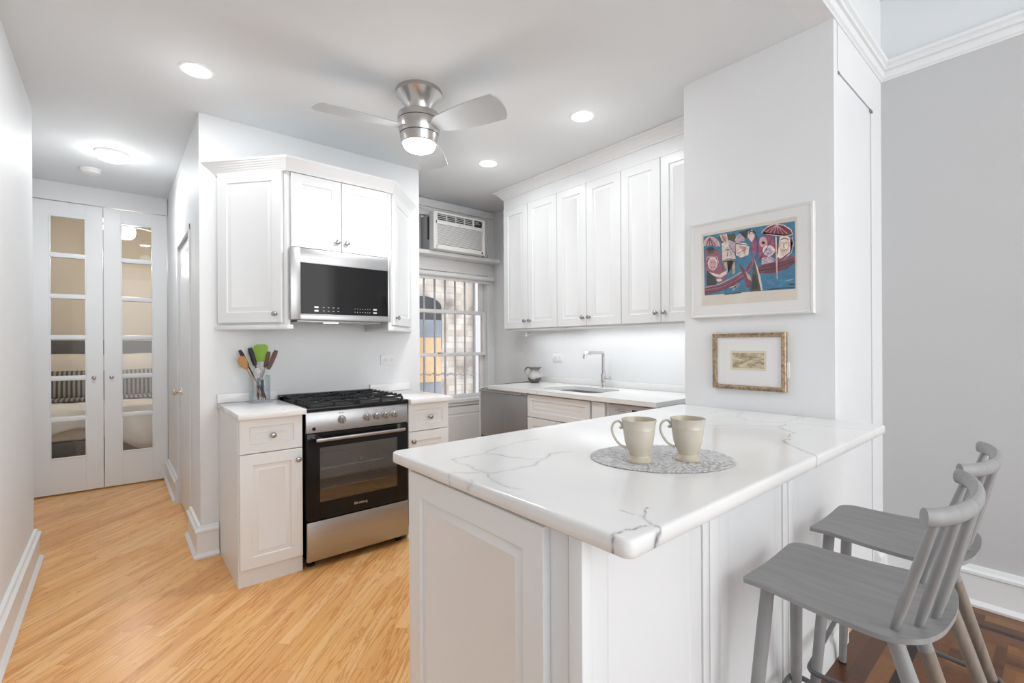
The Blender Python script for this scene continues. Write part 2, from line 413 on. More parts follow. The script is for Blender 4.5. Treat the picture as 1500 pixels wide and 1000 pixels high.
# ------------------------------------------------------------------ shell
XL, XG, XS, XC, YW, YWIN = -.371, 3.165, 3.09, 2.37, 3.36, 3.955
YL = .649          # line between kitchen and living room
HL = 3.10          # living room ceiling
def W(name, boxes, m=WHT):
    mb = MB()
    for b in boxes: mb.box(*b)
    return struct(name, mb, m)
W('wall_left', [(-.72, XL, -3.0, 3.93, 0, HL)])
W('wall_hall_left', [(-.72, -.60, 3.93, 5.54, 0, ZC)])
W('wall_hall_end', [(-.72, -.545, 5.54, 5.64, 0, ZC), (-.545, .386, 5.54, 5.64, 2.508, ZC), (.382, .50, 5.54, 5.64, 0, ZC)])
W('wall_hall_right', [(.386, .486, 3.46, 3.84, 0, ZC), (.386, .486, 3.84, 4.60, 2.045, ZC), (.386, .486, 4.60, 5.54, 0, ZC)])
W('wall_stove', [(.386, 1.866, YW, 3.46, 0, ZC)])
W('wall_alcove', [(1.766, 1.866, 3.46, 4.10, 0, ZC)])
W('wall_window', [(1.866, 1.98, YWIN, 4.10, 0, ZC), (3.062, XS, YWIN, 4.10, 0, ZC), (1.98, 3.062, YWIN, 4.10, 0, .69), (1.98, 3.062, YWIN, 4.10, 2.63, ZC)])
W('wall_sink', [(XS, 3.19, 1.347, 4.10, 0, ZC)])
W('wall_column', [(XC, 2.42, YL, 1.347, 0, ZC), (2.42, XS + .1, 1.25, 1.347, 0, ZC), (2.42, 2.424, YL, .70, 0, ZC), (2.965, XG, YL, .70, 0, ZC), (2.42, 2.965, YL, .70, 2.458, ZC), (XG - .05, 3.19, .70, 1.25, 0, ZC)])
W('wall_right', [(XG, 3.30, -3.0, .70, 0, ZC + .05)], GREYW)
W('wall_right_upper', [(XG, 3.30, -3.0, .70, ZC + .05, HL)], CEIL)
W('wall_header', [(XL, XG, YL, .75, ZC, HL)])
W('ceiling', [(-.72, 3.19, .75, 5.64, ZC, ZC + .1)], CEIL)
W('ceiling_living', [(-.72, 3.30, -3.0, .75, HL, HL + .1)], CEIL)
W('floor', [(-.72, 3.19, .62, 5.64, -.05, 0)], OAK)
W('floor_living', [(-.72, 3.30, -3.0, .62, -.05, 0)], PARQ)

def baseboard(name, pts, T=1, h=.19):
    """pts: list of plan points; boards stand to the LEFT of the running direction's right side (inside room on the right)"""
    prof = [(0, 0), (.038, 0), (.040, .012), (.026, .026), (.022, .030), (.022, h - .045), (.030, h - .038), (.030, h - .026), (.018, h - .016), (.014, h - .002), (.004, h), (0, h)]
    mb = MB(); P = [Vector(p) for p in pts]; rings = []
    for i, p in enumerate(P):
        d1 = (P[i] - P[i - 1]).normalized() if i > 0 else None
        d2 = (P[i + 1] - P[i]).normalized() if i < len(P) - 1 else None
        n1 = Vector((d1.y, -d1.x)) if d1 else None; n2 = Vector((d2.y, -d2.x)) if d2 else None
        if n1 is None: nn = n2
        elif n2 is None: nn = n1
        else:
            nn = n1 + n2; nn = nn / max(nn.dot(n1), .2)
        rings.append([mb.v((p.x + nn.x * a, p.y + nn.y * a, z)) for a, z in prof])
    for a, b in zip(rings, rings[1:]):
        for k in range(len(prof)): mb.f((a[k], a[(k + 1) % len(prof)], b[(k + 1) % len(prof)], b[k]))
    mb.f(rings[0][::-1]); mb.f(rings[-1])
    return struct(name, mb, TRIM)
# right side of the running direction is the room
baseboard('baseboard_left', [(XL, -3), (XL, 3.93), (-.60, 3.93), (-.60, 5.535)])
baseboard('baseboard_stove', [(.386, 3.80), (.386, YW), (.478, YW)])
baseboard('baseboard_hall', [(.386, 5.535), (.386, 4.64)])
baseboard('baseboard_right', [(2.985, YL), (XG, YL), (XG, -3)])

# crown moulding of the living room (above the header line)
def sweep(name, pts, prof, m=TRIM):
    mb = MB(); P = [Vector(p) for p in pts]; rings = []
    for i, p in enumerate(P):
        d1 = (P[i] - P[i - 1]).normalized() if i > 0 else None
        d2 = (P[i + 1] - P[i]).normalized() if i < len(P) - 1 else None
        n1 = Vector((d1.y, -d1.x)) if d1 else None; n2 = Vector((d2.y, -d2.x)) if d2 else None
        nn = n2 if n1 is None else n1 if n2 is None else (n1 + n2) / max((n1 + n2).dot(n1), .2)
        rings.append([mb.v((p.x + nn.x * a, p.y + nn.y * a, z)) for a, z in prof])
    for a, b in zip(rings, rings[1:]):
        for k in range(len(prof)): mb.f((a[k], a[(k + 1) % len(prof)], b[(k + 1) % len(prof)], b[k]))
    mb.f(rings[0][::-1]); mb.f(rings[-1])
    return mb
cp = [(0, ZC), (.005, ZC), (.007, ZC + .006), (.016, ZC + .012), (.018, ZC + .030), (.020, ZC + .040), (.014, ZC + .043), (.016, ZC + .047), (.027, ZC + .050), (.028, ZC + .064), (.024, ZC + .067), (.026, ZC + .071), (.038, ZC + .078), (.040, ZC + .094), (.034, ZC + .098), (0, ZC + .10)]
struct('trim_1', sweep('c', [(XL, YL), (XG, YL), (XG, -3)], cp), TRIM)

# closet door in the side of the column
mb = MB(); mb.box(2.429, 2.960, YL + .003, YL + .045, .012, 2.453, .002)
dc = struct('door_3', mb, DOORP)
mb = MB(); mb.box(2.94, 2.975, YL - .006, YL + .004, 2.44, 2.452, .001); mb.box(2.425, 2.45, YL - .004, YL + .004, 2.448, 2.456, .001)
mb.build('door_latch', mat('dull_metal', (.35, .35, .35), .4, .8), dc)

# hall door (right wall of the hall), slightly set back
mb = MB(); mb.box(.398, .438, 3.845, 4.595, .012, 2.038, .002)
d2 = struct('door_2', mb, DOORP)
mb = MB()
KB = [(0, -.062), (.012, -.061), (.022, -.056), (.026, -.047), (.022, -.037), (.012, -.030), (.009, -.024), (.009, -.008), (.026, -.006), (.028, 0)]
mb.lathe(KB, 24, T=TR(.398, 4.50, .905, R(-90)) @ Matrix.Rotation(R(-90), 4, 'X'))
mb.build('door_knob', BRASS, d2)
mb = MB()
for (a, b, c, d) in ((3.80, 3.84, 0, 2.085), (4.60, 4.64, 0, 2.085)): mb.box(.378, .386, a, b, c, d, .002)
mb.box(.376, .386, 3.80, 4.64, 2.045, 2.09, .002)
struct('trim_2', mb, TRIM)

# ------------------------------------------------------------------ french doors at the hall end
def french(name, x0, x1, gx0, gx1, kx):
    y0, y1 = 5.535, 5.575; zb, zt = .012, 2.498
    rows = [(.312 + .3505 * i, .312 + .3505 * i + .310) for i in range(6)]
    mb = MB()
    mb.box(x0, gx0, y0, y1, zb, zt, .002); mb.box(gx1, x1, y0, y1, zb, zt, .002)
    mb.box(gx0, gx1, y0, y1, zb, rows[0][0]); mb.box(gx0, gx1, y0, y1, rows[-1][1], zt)
    o = struct(name, mb, DOORP)
    mb = MB()
    for a, b in zip(rows, rows[1:]): mb.box(gx0 - .004, gx1 + .004, y0 - .004, y1 + .004, a[1], b[0], .006)
    # glazing beads
    for a in rows:
        mb.box(gx0 - .006, gx0 + .005, y0 - .004, y0 + .01, a[0], a[1], .002); mb.box(gx1 - .005, gx1 + .006, y0 - .004, y0 + .01, a[0], a[1], .002)
    mb.box(gx0 - .006, gx1 + .006, y0 - .004, y0 + .01, rows[0][0] - .008, rows[0][0] + .004, .002)
    mb.box(gx0 - .006, gx1 + .006, y0 - .004, y0 + .01, rows[-1][1] - .004, rows[-1][1] + .008, .002)
    mb.build('muntins', DOORP, o)
    for a in rows:
        mb = MB(); mb.box(gx0, gx1, y0 + .018, y0 + .022, a[0], a[1]); mb.build('pane', PANE, o)
    mb = MB(); mb.lathe(KNOB, 20, T=TR(kx, y0, .99) @ Matrix.Rotation(R(-90), 4, 'X')); mb.build('knob', KNOBM, o)
    return o
french('door_1', -.543, -.083, -.421, -.198, -.145)
french('door_4', -.078, .378, .043, .265, -.028)

# ------------------------------------------------------------------ bedroom behind the french doors
BEIGE = mottle(mat('bedroom_wall_paint', (.70, .60, .46), .6), (.66, .59, .48), (.72, .65, .54), 1.2)
BEDW = mat('bedroom_ceiling_paint', (.78, .75, .70), .7)
ZB = 2.95
W('wall_bedroom_far', [(-2.0, 1.7, 8.10, 8.2, 0, ZB)], BEIGE)
W('wall_bedroom_left', [(-2.1, -2.0, 5.64, 8.2, 0, ZB)], BEIGE)
W('wall_bedroom_right', [(1.7, 1.8, 5.64, 8.2, 0, ZB)], BEIGE)
W('wall_bedroom_near', [(-2.1, -.72, 5.54, 5.64, 0, ZB), (.50, 1.8, 5.54, 5.64, 0, ZB), (-.72, .50, 5.62, 5.64, ZC + .1, ZB)], BEIGE)
W('ceiling_bedroom', [(-2.1, 1.8, 5.64, 8.2, ZB, ZB + .1)], BEDW)
W('floor_bedroom', [(-2.1, 1.8, 5.64, 8.2, -.05, 0)], OAK)
LINEN = mottle(mat('cream_linen', (.72, .66, .57), .8), (.66, .60, .51), (.76, .70, .61), 6, bump=.5, bscale=14)
DUVET = mottle(mat('white_duvet', (.78, .76, .72), .8), (.72, .70, .66), (.80, .78, .74), 4, bump=.6, bscale=9)
HEADM = mottle(mat('grey_upholstery', (.10, .095, .095), .8), (.085, .08, .08), (.12, .115, .11), 30)
BEDBASE = mottle(mat('bed_base_cloth', (.13, .12, .11), .8), (.11, .10, .095), (.15, .14, .13), 20)
def stripes(name):
    m = mat(name, (.2, .2, .2), .8); n, l, b = nt(m)
    tc = n.new('ShaderNodeTexCoord'); w = n.new('ShaderNodeTexWave'); w.bands_direction = 'X'; w.inputs['Scale'].default_value = 7.5; w.inputs['Distortion'].default_value = .4; w.inputs['Detail'].default_value = 1
    l.new(tc.outputs['Object'], w.inputs[0]); cr = n.new('ShaderNodeValToRGB'); e = cr.color_ramp.elements
    e[0].position = .35; e[0].color = (.055, .05, .05, 1); e[1].position = .6; e[1].color = (.30, .28, .25, 1)
    l.new(w.outputs['Fac'], cr.inputs[0]); l.new(cr.outputs[0], b.inputs['Base Color']); return m
STRIPE = stripes('striped_cloth')
def pillow(cx, cy, cz, w, h, d, tilt, m, name, label, group):
    mb = MB(); b = bmesh.new(); bmesh.ops.create_cube(b, size=2)
    bmesh.ops.subdivide_edges(b, edges=b.edges[:], cuts=9, use_grid_fill=True)
    for v in b.verts:
        x, y, z = v.co
        k = ((1 - abs(x) ** 3.2) * (1 - abs(z) ** 3.2)) ** .5 if abs(x) < 1 and abs(z) < 1 else 0
        v.co = Vector((x * w / 2 * (1 - .06 * z * z), y * d / 2 * (k * .92 + .08), z * h / 2 * (1 - .06 * x * x)))
    mb.merge(b, TR(0, 0, 0) @ Matrix.Rotation(tilt, 4, 'X'))
    o = mb.build(name, m); o.location = (cx, cy, cz)
    return tag(o, label, 'pillow', group)
bed = thing('bed', 'double bed with grey headboard and white duvet behind the glazed hall doors', 'bed', (-.05, 7.1, 0), world=True)
mb = MB(); mb.box(-.95, .85, 8.0, 8.09, .1, 1.34, .03); mb.build('headboard', HEADM, bed)
mb = MB(); mb.box(-.90, .80, 6.13, 8.0, .06, .36, .02); mb.build('bed_base', BEDBASE, bed)
mb = MB(); mb.box(-.90, .80, 6.12, 8.0, .36, .60, .05, seg=4); mb.build('mattress', LINEN, bed)
def duvet():
    mb = MB(); nx, ny = 60, 70
    V = []
    for j in range(ny + 1):
        row = []
        for i in range(nx + 1):
            a = i / nx; c = j / ny
            x = -1.02 + 1.94 * a; y = 5.98 + 1.55 * c
            z = .655 + .02 * noise.noise(Vector((x * 3, y * 3, 1))) + .012 * noise.noise(Vector((x * 9, y * 7, 4)))
            dx = max(0, -.90 - x, x - .80); dy = max(0, 6.12 - y)
            drop = min(.42, (dx * 3.6) + (dy * (2.2 + 1.6 * noise.noise(Vector((x * 2.5, 3, 0))) + .8 * math.sin(x * 4)))) 
            z -= drop
            if dy > 0: y = 6.12 - min(dy, .06) - .03 * noise.noise(Vector((x * 8, z * 6, 2)))
            if dx > 0: x = (-.90 - min(dx, .05)) if x < 0 else (.80 + min(dx, .05))
            row.append(mb.v((x, y, z)))
        V.append(row)
    for j in range(ny):
        for i in range(nx): mb.f((V[j][i], V[j][i + 1], V[j + 1][i + 1], V[j + 1][i]))
    return mb
dv = duvet().build('duvet', DUVET, bed)
so = dv.modifiers.new('thick', 'SOLIDIFY'); so.thickness = .02; so.offset = -1
mb = MB(); mb.box(-.96, .86, 6.95, 7.25, .665, .69, .012); mb.build('throw', STRIPE, bed)
for px in (-.48, .38):
    pillow(px, 7.86, .93, .78, .50, .16, R(-14), LINEN, 'bed_pillow', 'cream pillow against the headboard, ' + ('left' if px < 0 else 'right') + ' of the pair', 'bed pillows')
for px in (-.44, .36):
    pillow(px, 7.66, .80, .72, .36, .14, R(-16), STRIPE, 'striped_cushion', 'dark striped cushion in front of the cream pillows, ' + ('left' if px < 0 else 'right') + ' one', 'striped cushions')
bf = thing('bedroom_ceiling_fan', 'ceiling fan with a glowing dome light in the bedroom behind the glass', 'ceiling fan', (.09, 6.75, ZB), world=True)
ZF = 2.80
mb = MB(); mb.lathe([(.07, ZB), (.07, ZB - .03), (.02, ZB - .05), (.02, ZF - .14), (.09, ZF - .16), (.10, ZF - .22), (.08, ZF - .24)], 24, T=TR(.09, 6.75)); mb.build('motor_housing', TRIM, bf)
mb = MB(); mb.lathe([(.088, ZF - .24), (.092, ZF - .27), (.080, ZF - .32), (.05, ZF - .345), (0, ZF - .35)], 24, T=TR(.09, 6.75)); mb.build('light_dome', BEDGLOW, bf)
for k in range(4):
    mb = MB(); T = TR(.09, 6.75, ZF - .19, R(35 + 90 * k)) @ Matrix.Rotation(R(10), 4, 'X')
    mb.prism([(.09, -.05), (.50, -.065), (.56, 0), (.50, .065), (.09, .05)], -.004, .004, T=T); mb.build('blade', TRIM, bf)

# ------------------------------------------------------------------ window wall
FR = mottle(mat('window_frame_paint', (.80, .80, .80), .4), (.77, .77, .77), (.82, .82, .82), 4)
mb = MB()
x0, x1 = 1.98, 3.062
mb.box(x0, 2.028, YWIN - .015, 4.08, .7225, 2.584, .003); mb.box(2.999, 3.055, YWIN - .015, 4.08, .7225, 2.584, .003)
mb.box(x0, x1, YWIN - .02, 4.09, 2.585, 2.655, .004)
mb.box(1.90, 3.085, YWIN - .05, 4.09, .690, .722, .004)
wf = struct('window_1', mb, FR)
def sash(z0, z1, y, xr, name='sash', rt_=.034, st=.04):
    mb = MB(); xl = 2.03
    mb.box(xl, xl + st, y, y + .03, z0, z1, .002); mb.box(xr - st, xr, y, y + .03, z0, z1, .002)
    mb.box(xl + st, xr - st, y + .0005, y + .0295, z1 - rt_, z1, .002); mb.box(xl + st, xr - st, y + .0005, y + .0295, z0, z0 + rt_, .002)
    o = mb.build(name, FR, wf)
    mb = MB(); mb.box(xl + st, xr - st, y + .012, y + .016, z0 + rt_, z1 - rt_); mb.build('pane', PANE, o)
sash(1.575, 2.06, YWIN + .06, 2.996, st=.055)
sash(1.148, 1.609, YWIN + .015, 2.996)
sash(.7225, 1.182, YWIN + .06, 2.996, st=.05)
mb = MB(); mb.box(2.40, 2.45, YWIN + .002, YWIN + .016, 1.178, 1.19, .002); mb.build('sash_lock', PLASTG, wf)
# panel boards under the air conditioner
mb = MB(); mb.box(2.0, 3.05, 3.80, 4.02, 2.105, 2.14, .004); mb.box(2.0, 3.03, YWIN - .01, 3.99, 1.985, 2.105, .003)
mb.box(3.0, 3.05, YWIN - .018, 3.98, 1.985, 2.105, .003)
tag(mb.build('support_shelf', FR), 'white painted board shelf across the window carrying the air conditioner', 'shelf')
bl = thing('roller_blind', 'rolled up white blind under the air conditioner shelf', 'window blind', (2.5, YWIN - .03, 1.9), world=True)
mb = MB(); mb.tube([(2.0, YWIN - .048, 1.945), (3.04, YWIN - .048, 1.945)], .024, 16); mb.build('roll', PLAST, bl)
mb = MB(); mb.box(2.0, 3.03, YWIN - .032, YWIN - .024, 1.895, 1.935, .002); mb.build('hem_bar', PLAST, bl)

# wainscot under the window
mb = MB(); mb.panel(1.02, .60, .02, .07, .006, x0=2.03, z0=.045, y0=YWIN - .02)
mb.box(1.87, 3.085, YWIN - .028, YWIN - .001, .655, .690, .004)
struct('trim_3', mb, TRIM)

# ---- air conditioner
ac = thing('air_conditioner', 'white window air conditioner with a louvred grille above the blind', 'air conditioner', (2.52, 3.85, 2.14), world=True)
ax0, ax1, az0, az1, ay = 2.216, 2.805, 2.142, 2.488, 3.72
mb = MB(); mb.box(ax0 + .012, ax1 - .012, ay + .07, 4.25, az0, az1 - .01, .006); mb.build('casing', PLASTG, ac)
mb = MB()
# front shell as a frame with recesses
mb.box(ax0, ax1, ay + .03, ay + .085, az0, az1, .008)
mb.box(ax0, ax0 + .045, ay, ay + .04, az0 + .0, az1, .010); mb.box(ax1 - .035, ax1, ay, ay + .04, az0, az1, .010)
mb.box(ax0 + .02, ax1 - .02, ay, ay + .04, az0, az0 + .045, .008)
mb.box(ax0 + .02, ax1 - .02, ay, ay + .04, az1 - .018, az1, .006)
mb.box(ax0 + .02, ax1 - .02, ay, ay + .04, az1 - .115, az1 - .082, .004)
mb.box(ax0 + .44, ax0 + .455, ay, ay + .04, az1 - .10, az1 - .01, .003)
mb.build('front_panel', PLAST, ac)
mb = MB(); mb.box(ax0 + .03, ax1 - .03, ay + .020, ay + .036, az0 + .03, az1 - .012); mb.build('grille_backing', VENTD, ac)
gz0, gz1 = az0 + .047, az1 - .117
mb = MB(); nl = 17
for k in range(nl):
    z = gz0 + (gz1 - gz0) * (k + .5) / nl
    mb.box(ax0 + .044, ax1 - .034, ay + .004, ay + .011, -.0036, .0036, .001, T=TR(0, 0, z))
for xx in (ax0 + .04 ,): pass
mb.build('intake_grille', PLAST, ac)
mb = MB()
for k in range(4):
    z = az1 - .078 + .0165 * k
    mb.box(ax0 + .046, ax0 + .44, ay + .006, ay + .014, z - .002, z + .002, .0005)
for k in range(1, 4):
    mb.box(ax0 + .044 + .1 * k - .003, ax0 + .044 + .1 * k + .003, ay + .004, ay + .028, az1 - .082, az1 - .018)
mb.build('outlet_louvre', PLAST, ac)
mb = MB(); mb.box(ax0 + .462, ax1 - .040, ay + .004, ay + .02, az1 - .062, az1 - .024, .002); mb.build('control_panel', VENTD, ac)
mb = MB()
for k in range(4): mb.box(ax0 + .468 + .016 * k, ax0 + .476 + .016 * k, ay + .001, ay + .006, az1 - .056, az1 - .048, .001)
mb.box(ax0 + .47, ax0 + .505, ay + .001, ay + .006, az1 - .042, az1 - .030, .001)
mb.build('button', PLASTG, ac)
mb = MB(); mb.lathe([(.004, -.002), (.004, 0)], 12, T=TR(ax0 + .285, ay, az1 - .098) @ Matrix.Rotation(R(-90), 4, 'X')); mb.build('badge', VENTD, ac)
mb = MB(); mb.box(ax1 - .05, ax1 - .034, ay - .002, ay + .004, az0 + .010, az0 + .030, .001); mb.build('side_label', VENTD, ac)
mb = MB(); mb.box(ax0 + .006, ax0 + .014, ay + .095, ay + .125, az0 + .10, az1 - .035); mb.build('side_vent', VENTD, ac)
mb = MB()
for k in range(14):
    x = 2.035 + .0135 * k; mb.box(x, x + .010, 3.955, 3.985 + (k % 2) * .006, 2.145, 2.50, .001)
mb.build('side_curtain', PLASTG, ac); mb = MB()
for k in range(12):
    x = ax1 + .005 + .0135 * k; mb.box(x, x + .010, 3.955, 3.985 + (k % 2) * .006, 2.145, 2.50, .001)
mb.build('side_curtain', PLASTG, ac)
mb = MB(); mb.box(2.03, 3.0, 3.95, 4.0, 2.504, 2.584, .002); tag(mb.build('blocking_board', FR), 'grey-white board filling the gap above the air conditioner', 'board')
mb = MB()
pts = [(2.815, 3.80, 2.47), (2.86, 3.80, 2.46), (2.90, 3.82, 2.40), (2.90, 3.84, 2.32), (2.93, 3.86, 2.25), (2.91, 3.84, 2.18), (2.86, 3.80, 2.152), (2.80, 3.76, 2.149), (2.74, 3.74, 2.149)]
def smooth_path(P, k=6):
    P = [Vector(p) for p in P]; out = []
    for i in range(len(P) - 1):
        a, b, c, d = P[max(i - 1, 0)], P[i], P[i + 1], P[min(i + 2, len(P) - 1)]
        for j in range(k):
            t = j / k; out.append(.5 * ((2 * b) + (c - a) * t + (2 * a - 5 * b + 4 * c - d) * t * t + (3 * b - a - 3 * c + d) * t ** 3))
    out.append(P[-1]); return out
mb.tube(smooth_path(pts), .005, 8); mb.build('power_cord', PLAST, ac)
mb = MB(); mb.tube(smooth_path([(2.0, 3.93, 2.60), (2.15, 3.92, 2.565), (2.35, 3.90, 2.535), (2.50, 3.89, 2.56), (2.62, 3.89, 2.545), (2.78, 3.89, 2.60), (2.86, 3.90, 2.61), (2.87, 3.90, 2.59), (2.72, 3.90, 2.575)]), .0035, 8)
tag(mb.build('loose_cable', PLAST), 'thin white cable drooping over the top of the air conditioner', 'cable')

# ------------------------------------------------------------------ outside the window
def brickmat():
    m = mat('outside_brick', (.6, .55, .48), .9); n, l, b = nt(m)
    tc = n.new('ShaderNodeTexCoord'); mp = n.new('ShaderNodeMapping'); mp.inputs['Rotation'].default_value = (R(90), 0, 0)
    l.new(tc.outputs['Object'], mp.inputs[0])
    br = n.new('ShaderNodeTexBrick'); br.inputs['Color1'].default_value = (.44, .395, .35, 1); br.inputs['Color2'].default_value = (.58, .555, .52, 1); br.inputs['Mortar'].default_value = (.46, .44, .41, 1)
    br.inputs['Scale'].default_value = 1; br.inputs['Brick Width'].default_value = .26; br.inputs['Row Height'].default_value = .10; br.inputs['Mortar Size'].default_value = .006
    l.new(mp.outputs[0], br.inputs[0])
    no = n.new('ShaderNodeTexNoise'); no.inputs['Scale'].default_value = 3; no.inputs['Detail'].default_value = 6; l.new(tc.outputs['Object'], no.inputs[0])
    mx = n.new('ShaderNodeMixRGB'); mx.blend_type = 'MULTIPLY'; mx.inputs[2].default_value = (.45, .42, .42, 1)
    r = n.new('ShaderNodeMapRange'); r.inputs[1].default_value = .45; r.inputs[2].default_value = .7; l.new(no.outputs['Fac'], r.inputs[0]); l.new(r.outputs[0], mx.inputs[0])
    l.new(br.outputs['Color'], mx.inputs[1]); l.new(mx.outputs[0], b.inputs['Base Color'])
    bp = n.new('ShaderNodeBump'); bp.inputs['Strength'].default_value = .8; bp.inputs['Distance'].default_value = .01; bp.invert = True
    l.new(br.outputs['Fac'], bp.inputs['Height']); l.new(bp.outputs[0], b.inputs['Normal'])
    return m
BRICK = brickmat()
BLUEG = mottle(mat('blue_grey_reflection', (.20, .24, .32), .6), (.19, .22, .28), (.27, .30, .37), 3)  # reflection of the room in the panes, painted as a blue-grey surface
ORANGE = mottle(mat('tan_board', (.75, .48, .22), .7), (.52, .36, .20), (.66, .49, .31), 3)
DARKO = mat('dark_opening', (.035, .037, .042), .6)
ob = thing('neighbouring_building', 'pale brick building seen outside the kitchen window', 'building', (4, 6.5, -1), world=True)
mb = MB(); mb.box(1.6, 7.5, 6.5, 6.8, -1.5, 4.5); mb.build('wall', BRICK, ob)
mb = MB()
arc = [(3.30, 1.2), (3.97, 1.2), (3.97, 1.86)] + [(3.635 + .335 * math.cos(a), 1.86 + .16 * math.sin(a)) for a in [math.pi * k / 12 for k in range(1, 12)]] + [(3.30, 1.86)]
mb.prism(arc, -.02, .03, T=Matrix.Translation((0, 6.47, 0)) @ Matrix.Rotation(R(90), 4, 'X')); mb.build('arched_window', DARKO, ob)
mb = MB(); mb.box(4.62, 4.74, 6.42, 6.5, -1.5, 4.5); mb.build('downpipe', mat('pipe_grey', (.45, .46, .48), .6), ob)
sh = thing('reflection_block', 'blue-grey block imitating the room reflection, with a tan board front outside the window', 'reflection block', (3, 5.6, -1), world=True)  # added block whose blue-grey stands for the room reflected in the glass
mb = MB(); mb.box(2.35, 3.42, 5.55, 6.3, -1.5, 1.60, .01); mb.build('body', BLUEG, sh)
mb = MB(); mb.box(2.35, 3.40, 5.53, 5.56, .76, 1.36, .005); mb.build('tan_board', ORANGE, sh)
GROUNDM = mottle(mat('outside_ground', (.3, .3, .3), .9), (.2, .2, .2), (.4, .4, .4), 3)
mb = MB(); mb.box(.5, 8, 4.3, 6.5, -1.6, -1.5); tag(mb.build('courtyard_ground', GROUNDM), 'grey courtyard ground outside below the window', 'ground', kind='structure')
BARM = mat('painted_bars', (.62, .63, .66), .5)
gr = thing('security_grille', 'white steel security bars outside the kitchen window', 'window bars', (2.5, 4.22, .6), world=True)
mb = MB()
for k in range(9): mb.box(2.02 + .125 * k - .008, 2.02 + .125 * k + .008, 4.212, 4.228, .55, 2.06, .002)
mb.build('bars', BARM, gr)
for z in (.62, 2.02):
    mb = MB(); mb.box(1.9, 3.2, 4.205, 4.235, z, z + .03, .002)
    for x in (1.93, 3.10): mb.box(x, x + .02, 4.099, 4.21, z + .005, z + .025)
    mb.build('rail', BARM, gr)
mb = MB()
for k in range(60):
    t = k / 59; x = 1.95 + 1.1 * t; z = .99 - .06 * t + .01 * math.sin(k * 1.1)
    mb.tube([(x, 4.2335, z - .008), (x + .012, 4.2335, z + .008)], .006, 6)
mb.tube([(1.95, 4.2335, .99), (3.06, 4.2335, .93)], .004, 6)
tag(mb.build('twisted_rope', mat('rope_white', (.8, .8, .82), .7)), 'white twisted rope strung across behind the window bars', 'rope')

# ------------------------------------------------------------------ cabinets along the stove wall
CT = .914
YD = 2.765  # door face of the base cabinets
cl = thing('base_cabinet', 'narrow white base cabinet with one drawer over one door, left of the stove', 'cabinet', (.65, 3.05, 0), world=True)
mb = MB(); mb.box(.482, .80, YD + .02, YW - .003, 0, CT - .031); mb.build('carcass', CAB, cl)
T = TR(.488, YD, 0)
mb = SubMB(cl, T); mb.panel(.309, .183, s=.045, z0=.698); d = mb.build('drawer', CAB, cl); knob(cl, d, .157, .785, T)
mb = SubMB(cl, T); mb.panel(.309, .600, s=.058, z0=.093); d = mb.build('door', CAB, cl); knob(cl, d, .284, .634, T)
cr = thing('base_cabinet', 'narrow white base cabinet right of the stove beside the window alcove', 'cabinet', (1.60, 3.05, 0), world=True)
mb = MB(); mb.box(1.45, 1.756, YD + .02, YW - .003, 0, CT - .031); mb.build('carcass', CAB, cr)
T = TR(1.452, YD, 0)
mb = SubMB(cr, T); mb.panel(.303, .183, s=.045, z0=.698); d = mb.build('drawer', CAB, cr); knob(cr, d, .157, .785, T)
mb = SubMB(cr, T); mb.panel(.303, .600, s=.058, z0=.093); d = mb.build('door', CAB, cr); knob(cr, d, .030, .634, T)
def counter(name, x0, x1, label, y0=2.715, bs=True):
    c = thing(name, label, 'countertop', ((x0 + x1) / 2, 3.0, CT), world=True)
    mb = MB(); mb.box(x0, x1, y0, YW - .002, CT - .03, CT, .003); mb.build('slab', QUARTZ, c)
    if bs:
        mb = MB(); mb.box(x0, x1, YW - .017, YW - .002, CT + .0005, CT + .055, .002); mb.build('backsplash', QUARTZ, c)
    return c
counter('countertop', .473, .806, 'short white quartz countertop left of the stove under the utensil jar')
counter('countertop', 1.444, 1.768, 'short white quartz countertop right of the stove by the window')

# ------------------------------------------------------------------ stove
SX0, SX1, SY = .812, 1.438, 2.745
st = thing('gas_range', 'stainless steel gas range with black oven door and five knobs', 'stove', (1.125, 3.05, 0), world=True)
mb = MB()
mb.box(SX0, SX0 + .02, SY + .02, 3.34, .06, .90); mb.box(SX1 - .02, SX1, SY + .02, 3.34, .06, .90)
mb.box(SX0, SX1, 3.30, 3.34, .06, .93); mb.box(SX0, SX1, SY + .02, 3.34, .06, .28)
mb.box(SX0 + .02, SX1 - .02, SY + .02, 3.3, .70, .90)
mb.build('body', BLACK, st)
mb = MB(); mb.box(SX0 + .02, SX1 - .02, 2.83, 2.85, .06, .10); mb.box(SX0 + .03, SX1 - .03, SY + .06, 3.3, .028, .062); mb.build('plinth', BLACK, st)
for (x, y) in ((SX0 + .04, SY + .07), (SX1 - .04, SY + .07), (SX0 + .04, 3.28), (SX1 - .04, 3.28)):
    mb = MB(); mb.lathe([(.022, 0), (.022, .012), (.012, .016), (.012, .03)], 16, T=TR(x, y)); mb.build('foot', RUBBER, st)
